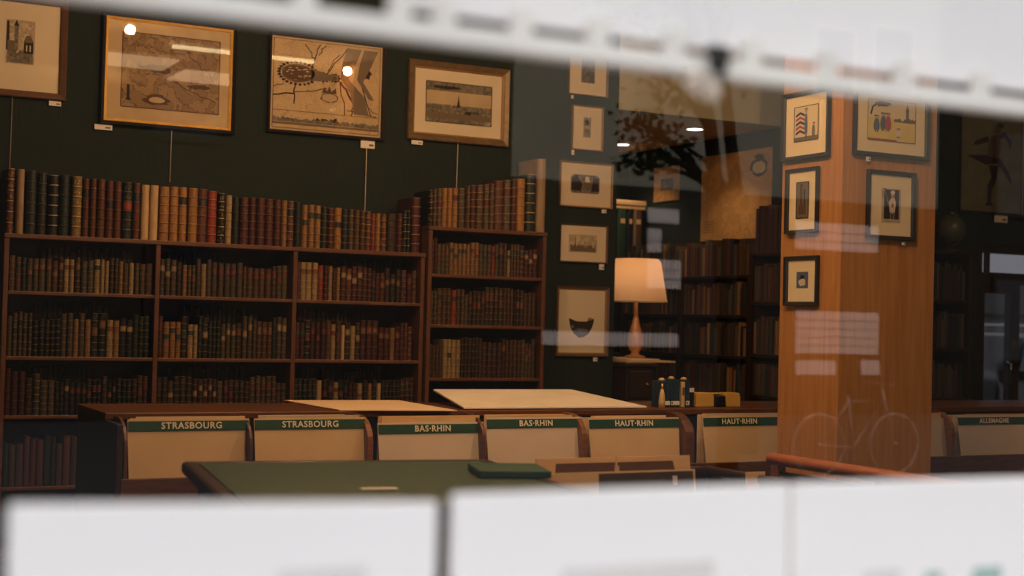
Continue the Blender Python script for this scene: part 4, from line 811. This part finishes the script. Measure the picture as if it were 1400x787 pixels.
wsheet(1087, 1560, 661, 647.5, 'out-of-focus white sheet at bottom right with teal print', [(1264, 782, 1286, 792, 'print_teal'), (1330, 776, 1368, 792, 'print_teal'), (1180, 781, 1230, 792, 'rule_grey')])
# white slatted holder across the top of the window with a big white poster
zr = 1.672
def rx(px): return aty(px, 60, YD).x
h = thing('white_rack', 'blurred white painted rail with posts across the window top', 'rack', (.7, YD, zr))
rb = .0195
bx('rail', 'white_paint', (-1.8, -.01, 0), (2.2, .012, rb), h, .003)
for px in (415, 545): x = rx(px)-.7; bx('post', 'white_paint', (x-.010, -.006, rb), (x+.010, .010, .45), h, .002)
for px in range(606, 1640, 105): x = rx(px)-.7; bx('clip', 'white_paint', (x-.010, -.008, rb), (x+.010, .008, rb+.024), h, .002)
tp = thing('poster_sheet', 'big blurred white poster filling the top right window edge', 'poster', (rx(1000), YD+.014, zr+rb+.013))
bx('sheet', 'white_paper', (rx(547)-rx(1000), 0, 0), (1.6, .004, .42), tp)
x = rx(972)
t = thing('binder_clip', 'small black clip on the white rail, above the bokeh spots', 'clip', (x, YD-.012, zr+.004)); MB().prism([(-.008, 0), (.008, 0), (.012, .026), (-.012, .026)], 'y', -.006, .004).build('jaw', 'black_metal', t); MB().tube([(-.006, -.004, .0), (-.003, -.012, -.010), (.003, -.012, -.010), (.006, -.004, .0)], .0015, 6).build('wire_handle', 'chrome', t)

gm = bpy.data.materials.new('pale_bokeh'); gm.use_nodes = True; p_ = gm.node_tree.nodes['Principled BSDF']; p_.inputs['Base Color'].default_value = (.9, .8, .7, 1); p_.inputs['Alpha'].default_value = .38; p_.inputs['Roughness'].default_value = .3; MAT['pale_bokeh'] = gm  # pale see-through balls stand in for blurred spots of light
for k, (px, py, lab) in enumerate(((951, 112, 'left of two added pale balls standing in for bokeh spots below the black clip'), (971, 124, 'right and lower of two added pale balls standing in for bokeh spots'))):
    q = aty(px, py, YD-.02); t = thing('bokeh_spot', lab, 'bokeh_ball', q, 0, 'stand-in bokeh spots below the clip')
    MB().lathe([(max(.0115*math.sin(math.pi*i/10), .0004), -.0115*math.cos(math.pi*i/10)) for i in range(11)], 16).build('bokeh_ball', 'pale_bokeh', t, smooth=True)
    MB().tube([(0, 0, .011), (aty(972, 100, YD-.014).x-q.x, .006, zr+.004-q.z)], .0006, 5).build('thread', 'wire', t)  # thread added to hang the stand-in spots

# ------------------------------------------------------------------ lamps of the shop
def refl_pic(px, py, z): # ceiling point mirrored in the wall pictures
    d = ray(px, py); Yg = YW-.0145; t1 = Yg/d.y; p = CAM+d*t1; t2 = (z-p.z)/d.z; return Vector((p.x+d.x*t2, p.y-d.y*t2, z))
WARM = (1, .60, .29)
def bulb_lamp(p, label, e):
    o = thing('ceiling_spot', label, 'lamp', p, 0, 'round ceiling bulbs')
    MB().lathe([(.0005, 0), (.05, 0), (.05, -.02), (.03, -.03), (.0005, -.03)], 16).build('rose', 'brass', o, smooth=True)
    nm = 'bulb_emit_%d' % e
    if nm not in MAT: mat(nm, (.9, .8, .6), .5, .2, emit=WARM, estr=e*26)
    MB().lathe([(.0005, -.03)]+[(.031*math.sin(math.pi*i/10), -.059+.031*math.cos(math.pi*i/10)) for i in range(1, 10)]+[(.0005, -.09)], 18).build('bulb', nm, o, smooth=True)
B1 = refl_pic(178, 44, ZC-.075); B1.z = ZC; B2 = refl_pic(475, 100, ZC-.075); B2.z = ZC
print('bulbs', B1, B2)
bulb_lamp(B1, 'round bulb on the ceiling above the print bins, mirrored in gold framed map', 66)
bulb_lamp(B2, 'round bulb on the ceiling before the pillar, mirrored in town plan', 80)
bulb_lamp(Vector((2.3, 3.2, ZC)), 'round bulb on the ceiling above the green table', 88)
bulb_lamp(Vector((6.6, 4.6, ZC)), 'round bulb on the ceiling right of the pillar', 42)
def panel_lamp(c, sx, sy, label):
    o = thing('ceiling_panel', label, 'lamp', (c.x, c.y, ZC), 0, 'square ceiling panels')
    ring_ = MB().box((-sx/2, -sy/2, -.02), (sx/2, sy/2, 0)).build('housing', 'white_paint', o); bx('diffuser', 'panel_emit', (-sx/2+.02, -sy/2+.02, -.026), (sx/2-.02, sy/2-.02, -.0205), o)
panel_lamp(refl_pic(184, 80, ZC), .6, .6, 'warm square ceiling panel, mirrored left in gold framed map')
panel_lamp(refl_pic(287, 103, ZC), .6, .6, 'warm square ceiling panel, mirrored right in gold framed map')
panel_lamp(refl_pic(505, 146, ZC), .6, .6, 'warm square ceiling panel, mirrored in town plan')
c = refl_pic(335, 68, ZC); o = thing('tube_lamp', 'long fluorescent tube on the ceiling above the bookcases', 'lamp', (c.x, c.y, ZC))
MB().box((-.55, -.03, -.02), (.55, .03, 0)).build('housing', 'white_paint', o); tb2 = MB().tube([(-.53, 0, -.035), (.53, 0, -.035)], .014, 10).build('tube', 'tube_emit', o, smooth=True)
for q, (px, py) in enumerate(((850, 197), (950, 176))):
    p = atz(px, py, SOF); o = thing('downlight', ['recessed downlight left, in the brown recess ceiling', 'recessed downlight right, in the brown recess ceiling'][q], 'lamp', (p.x, p.y, SOF), 0, 'downlights of the recess')
    MB().lathe([(.055, -.001), (.072, -.001), (.072, -.006), (.055, -.006), (.055, -.001)], 24).build('ring', 'white_paint', o, smooth=True); MB().lathe([(.0005, -.003), (.055, -.003)], 24).build('lens', 'down_emit', o)
    l = bpy.data.lights.new('downlight_spot', 'SPOT'); l.energy = 14; l.color = (1, .72, .45); l.spot_size = 1.9; l.spot_blend = .6; l.shadow_soft_size = .05
    lo = bpy.data.objects.new('downlight_spot', l); COL.objects.link(lo); lo.parent = o; lo.location = (0, 0, -.02)

# ------------------------------------------------------------------ the street, seen mirrored in the window
struct('floor_street', 'asphalt', (-18, -20, -.32), (52, -1.6, -.2)); struct('floor_pavement', 'paving', (-18, -1.6, -.3), (52, .65, -.12))
YS2 = -20.0
xsplit = refl(700, 200, YS2).x
t = thing('town_house', 'dark plastered house across the street, mirrored at left', 'building', ((xsplit-14)/2, YS2-2, -.2)); hw = (xsplit+14)/2
bx('wall', 'facade_dark', (-hw, -2, 0), (hw, 2, 11), t)
for i in range(6):
    for z in (1, 4.2, 7.2):
        x = -hw+2+i*3.4; f = bx('window', 'facade_dark', (x, 2, z), (x+1.1, 2.05, z+1.9), t); bx('pane', 'pane_dark', (x+.08, 2.05, z+.08), (x+1.02, 2.06, z+1.82), f)
MB().prism([(-2.3, 11), (2.3, 11), (0, 14)], 'x', -hw+.02, hw-.02).build('roof', 'roof_dark', t)
# pale house: built in bands, darker ground floor, white boarded bays where the pillar mirrors them
xe = refl(1283, 200, YS2).x
t = thing('town_house', 'dark plastered house across the street, mirrored right of the pillar', 'building', ((xe+50)/2, YS2-2, -.2)); hw = (50-xe)/2-.01
bx('wall', 'facade_dark', (-hw, -2, 0), (hw, 2, 10.5), t)
for i in range(5):
    for z in (1, 4.0, 7.0):
        x = -hw+1.5+i*3.6; f = bx('window', 'facade_dark', (x, 2, z), (x+1.1, 2.05, z+1.8), t); bx('pane', 'pane_dark', (x+.08, 2.05, z+.08), (x+1.02, 2.06, z+1.72), f)
MB().prism([(-2.3, 10.5), (2.3, 10.5), (0, 13.4)], 'x', -hw+.02, hw-.02).build('roof', 'roof_dark', t)
t = thing('town_house', 'pale plastered house across the street with white boarded bays, mirrored in the middle', 'building', ((xsplit+xe)/2, YS2-2, -.2)); hw = (xe-xsplit)/2; L0 = t.location
z1 = refl(860, 238, YS2).z-.2
def loc(px, py): q = refl(px, py, YS2); return q-L0
bx('wall', 'facade_dark', (-hw, -2, 0), (hw, 2, z1+.2), t); bx('upper_wall', 'facade_pale', (-hw, -2, z1+.2), (hw, 2, 11), t)
MB().prism([(-2.3, 11), (2.3, 11), (0, 14)], 'x', -hw+.02, hw-.02).build('roof', 'roof_dark', t)
def boarded(pxa, pya, pxb, pyb, nm='boarded_bay', m='siding'):
    a, b_ = loc(pxa, pya), loc(pxb, pyb); z0, z1_ = min(a.z, b_.z), max(a.z, b_.z); xa, xb = min(a.x, b_.x), max(a.x, b_.x)
    n = max(1, int((z1_-z0)/.14)); par = bx(nm, m, (xa, 2, z0), (xb, 2.03, z1_), t)
    for i in range(n):
        za = z0+(z1_-z0)*i/n; zb_ = z0+(z1_-z0)*(i+1)/n-.012
        MB().hexa([(xa, 2.03, za), (xb, 2.03, za), (xb, 2.06, za), (xa, 2.06, za), (xa, 2.03, zb_), (xb, 2.03, zb_), (xb, 2.04, zb_), (xa, 2.04, zb_)]).build('board', m, par)
boarded(1086, 424, 1198, 484); boarded(1086, 302, 1198, 346); boarded(1086, 492, 1140, 512); boarded(1175, 492, 1200, 512)
boarded(884, 284, 926, 306); boarded(884, 312, 902, 345); boarded(884, 354, 928, 395); boarded(740, 452, 925, 474)
for pxa in (1110, 1190):
    for pya, pyb in ((40, 130),):
        a, b_ = loc(pxa, pyb), loc(pxa+60, pya); f = bx('window', 'siding', (a.x, 2, a.z), (b_.x, 2.04, b_.z), t); bx('pane', 'pane_dark', (a.x+.08, 2.04, a.z+.08), (b_.x-.08, 2.05, b_.z-.08), f)
# street trees
def tree(base, h, lean, crowns, label, seed):
    rr = random.Random(seed); t = thing('street_tree', label, 'tree', base)
    pts = [(lean*i/8*(i/8)+rr.uniform(-.03, .03), 0, h*i/8) for i in range(9)]
    tr = MB().tube(pts, .13, 10, .05).build('trunk', 'bark', t, smooth=True)
    b = MB(); 
    for cx, cz, r in crowns:
        p0 = min(pts, key=lambda p: abs(p[2]-(cz-.5))); MB().tube([p0, ((p0[0]+cx)/2, 0, (p0[2]+cz)/2+.1), (cx, 0, cz)], .05, 6, .02).build('branch', 'bark', t, smooth=True)
        for k in range(int(150*r)):
            d = Vector((rr.gauss(0, .5), rr.gauss(0, .5), rr.gauss(0, .38)))*r; c = Vector((cx, 0, cz))+d
            u = Vector((rr.uniform(-1, 1), rr.uniform(-1, 1), rr.uniform(-1, 1))).normalized()*.055; v = u.orthogonal().normalized()*.035
            b.poly([c-u, c+v, c+u, c-v])
    f = b.build('foliage', 'leaf', t); f['kind'] = 'stuff'; return t
YT = -12.0
g0 = refl(1000, 330, YT)
def rel(px, py): q = refl(px, py, YT); return (q.x-g0.x, q.z+.2)
def crown(l): return [(*rel(a, b), r*px_m) for a, b, r in l]
px_m = (refl(1000, 300, YT).x-refl(999, 300, YT).x)
tree((g0.x, YT, -.2), 6.2, rel(915, 60)[0], crown(((872, 165, 30), (890, 203, 40), (905, 108, 28), (925, 140, 22), (860, 30, 60), (930, 10, 70), (905, 185, 20))), 'leafy street tree mirrored in the window above the lamp', 5)
g0 = refl(1030, 330, YT-1.5)
tree((g0.x, YT-1.5, -.2), 6.5, rel(985, 60)[0]*.6, crown(((985, 195, 26), (1010, 205, 22), (960, 205, 22), (1040, 185, 20), (1000, 20, 60), (1060, 30, 60))), 'slender street tree further back in the window reflection', 8)
# cars and bicycle
def car(p, rz, m, label):
    o = thing('parked_car', label, 'car', p, rz)
    prof = [(-2.0, .35), (2.0, .35), (2.08, .55), (2.02, .80), (1.3, .93), (.75, .98), (.25, 1.38), (-.1, 1.46), (-1.1, 1.44), (-1.75, 1.05), (-2.05, .95), (-2.1, .6)]
    b = MB(); k = len(prof); ys = ((-.86, .0), (-.82, .04), (.82, .04), (.86, .0))
    for y, _ in ((-.84, 0), (.84, 0)):
        for x, z in prof: b.v.append((x, y*(1 if z < 1 else .82), z))
    b.f += [tuple(range(k)), tuple(range(2*k-1, k-1, -1))]+[(i, k+i, k+(i+1) % k, (i+1) % k) for i in range(k)]
    b.build('body', m, o, bevel=.06, smooth=False)
    MB().poly([(.80, -.72, 1.0), (.80, .72, 1.0), (.30, .62, 1.37), (.30, -.62, 1.37)]).build('windscreen', 'pane_dark', o)
    for s in (-1, 1): MB().poly([(.6, s*.835, 1.0), (.2, s*.70, 1.36), (-1.05, s*.70, 1.38), (-1.55, s*.835, 1.05)]).build('side_window', 'pane_dark', o)
    for s in (-1, 1):
        for x in (-1.3, 1.3):
            w_ = MB().lathe([(.0005, -.1), (.2, -.1), (.32, -.08), (.32, .08), (.2, .1), (.0005, .1)], 20).build('wheel', 'rubber', o, smooth=True); w_.rotation_euler = (math.pi/2, 0, 0); w_.location = (x, s*.78, .32)
        MB().box((1.98, s*.62-.16, .66), (2.06, s*.62+.16, .80)).build('headlight', 'chrome', o, bevel=.02)
    return o
def bicycle(p, rz, label):
    o = thing('bicycle', label, 'bicycle', p, rz); R0 = .34
    for x in (-.52, .52):
        w_ = MB().tube([(x+R0*math.cos(a*math.pi/16), 0, R0+R0*math.sin(a*math.pi/16)) for a in range(33)], .017, 6).build('wheel', 'bike_grey', o, smooth=True)
        MB().tube([(x, -.05, R0), (x, .05, R0)], .025, 8).build('hub', 'chrome', w_, smooth=True)
    for nm, pts in (('frame', [(-.52, 0, R0), (-.12, 0, .82), (.36, 0, .84), (-.05, 0, .30), (-.52, 0, R0)]), ('seat_tube', [(-.05, 0, .30), (-.15, 0, .93)]), ('fork', [(.52, 0, R0), (.40, 0, .72), (.34, 0, .98)])): MB().tube(pts, .018, 8).build(nm, 'bike_grey', o, smooth=True)
    MB().tube([(.26, -.28, 1.02), (.36, -.12, 1.02), (.36, .12, 1.02), (.26, .28, 1.02)], .014, 8).build('handlebar', 'chrome', o, smooth=True)
    MB().prism([(-.30, -.08), (-.18, -.06), (.02, -.02), (.02, .02), (-.18, .06), (-.30, .08)], 'z', .92, .97).build('saddle', 'rubber', o, bevel=.015)
mat('bike_grey', (.30, .29, .27), .35, .5)
q = refl(1172, 560, -11.0); bicycle((q.x, -11.0, -.2), .05, 'grey bicycle standing in the street, mirrored low on the pillar')
# yard added behind the glazed door, standing in for a street reflection
struct('floor_behind_door', 'paving', (5, 9.7, -.2), (26, 22, -.05))
ow = aty(1365, 425, 16); zt = ow.z
o = thing('reflection_shed', 'added pale boarded building behind the glazed door, standing in for a street reflection', 'building', (ow.x, 16.2, -.05))
for i in range(12):
    z0 = zt/12*i; MB().hexa([(-4, -.2, z0), (4, -.2, z0), (4, 0, z0), (-4, 0, z0), (-4, -.17, z0+zt/12-.02), (4, -.17, z0+zt/12-.02), (4, 0, z0+zt/12-.02), (-4, 0, z0+zt/12-.02)]).build('board', 'stone', o)
zr2 = aty(1365, 384, 19).z
MB().hexa([(-4.2, -.4, zt), (4.2, -.4, zt), (4.2, 3.2, zt), (-4.2, 3.2, zt), (-4.2, 2.7, zr2), (4.2, 2.7, zr2), (4.2, 3.2, zr2), (-4.2, 3.2, zr2)]).build('roof', 'roof_dark', o)
q = atz(1388, 500, .6); car((aty(1392, 480, 13).x, 13.2, -.05), .35, 'car_dark', 'added dark car behind the glazed door, standing in for a street reflection')
print('individual books', NB[0])
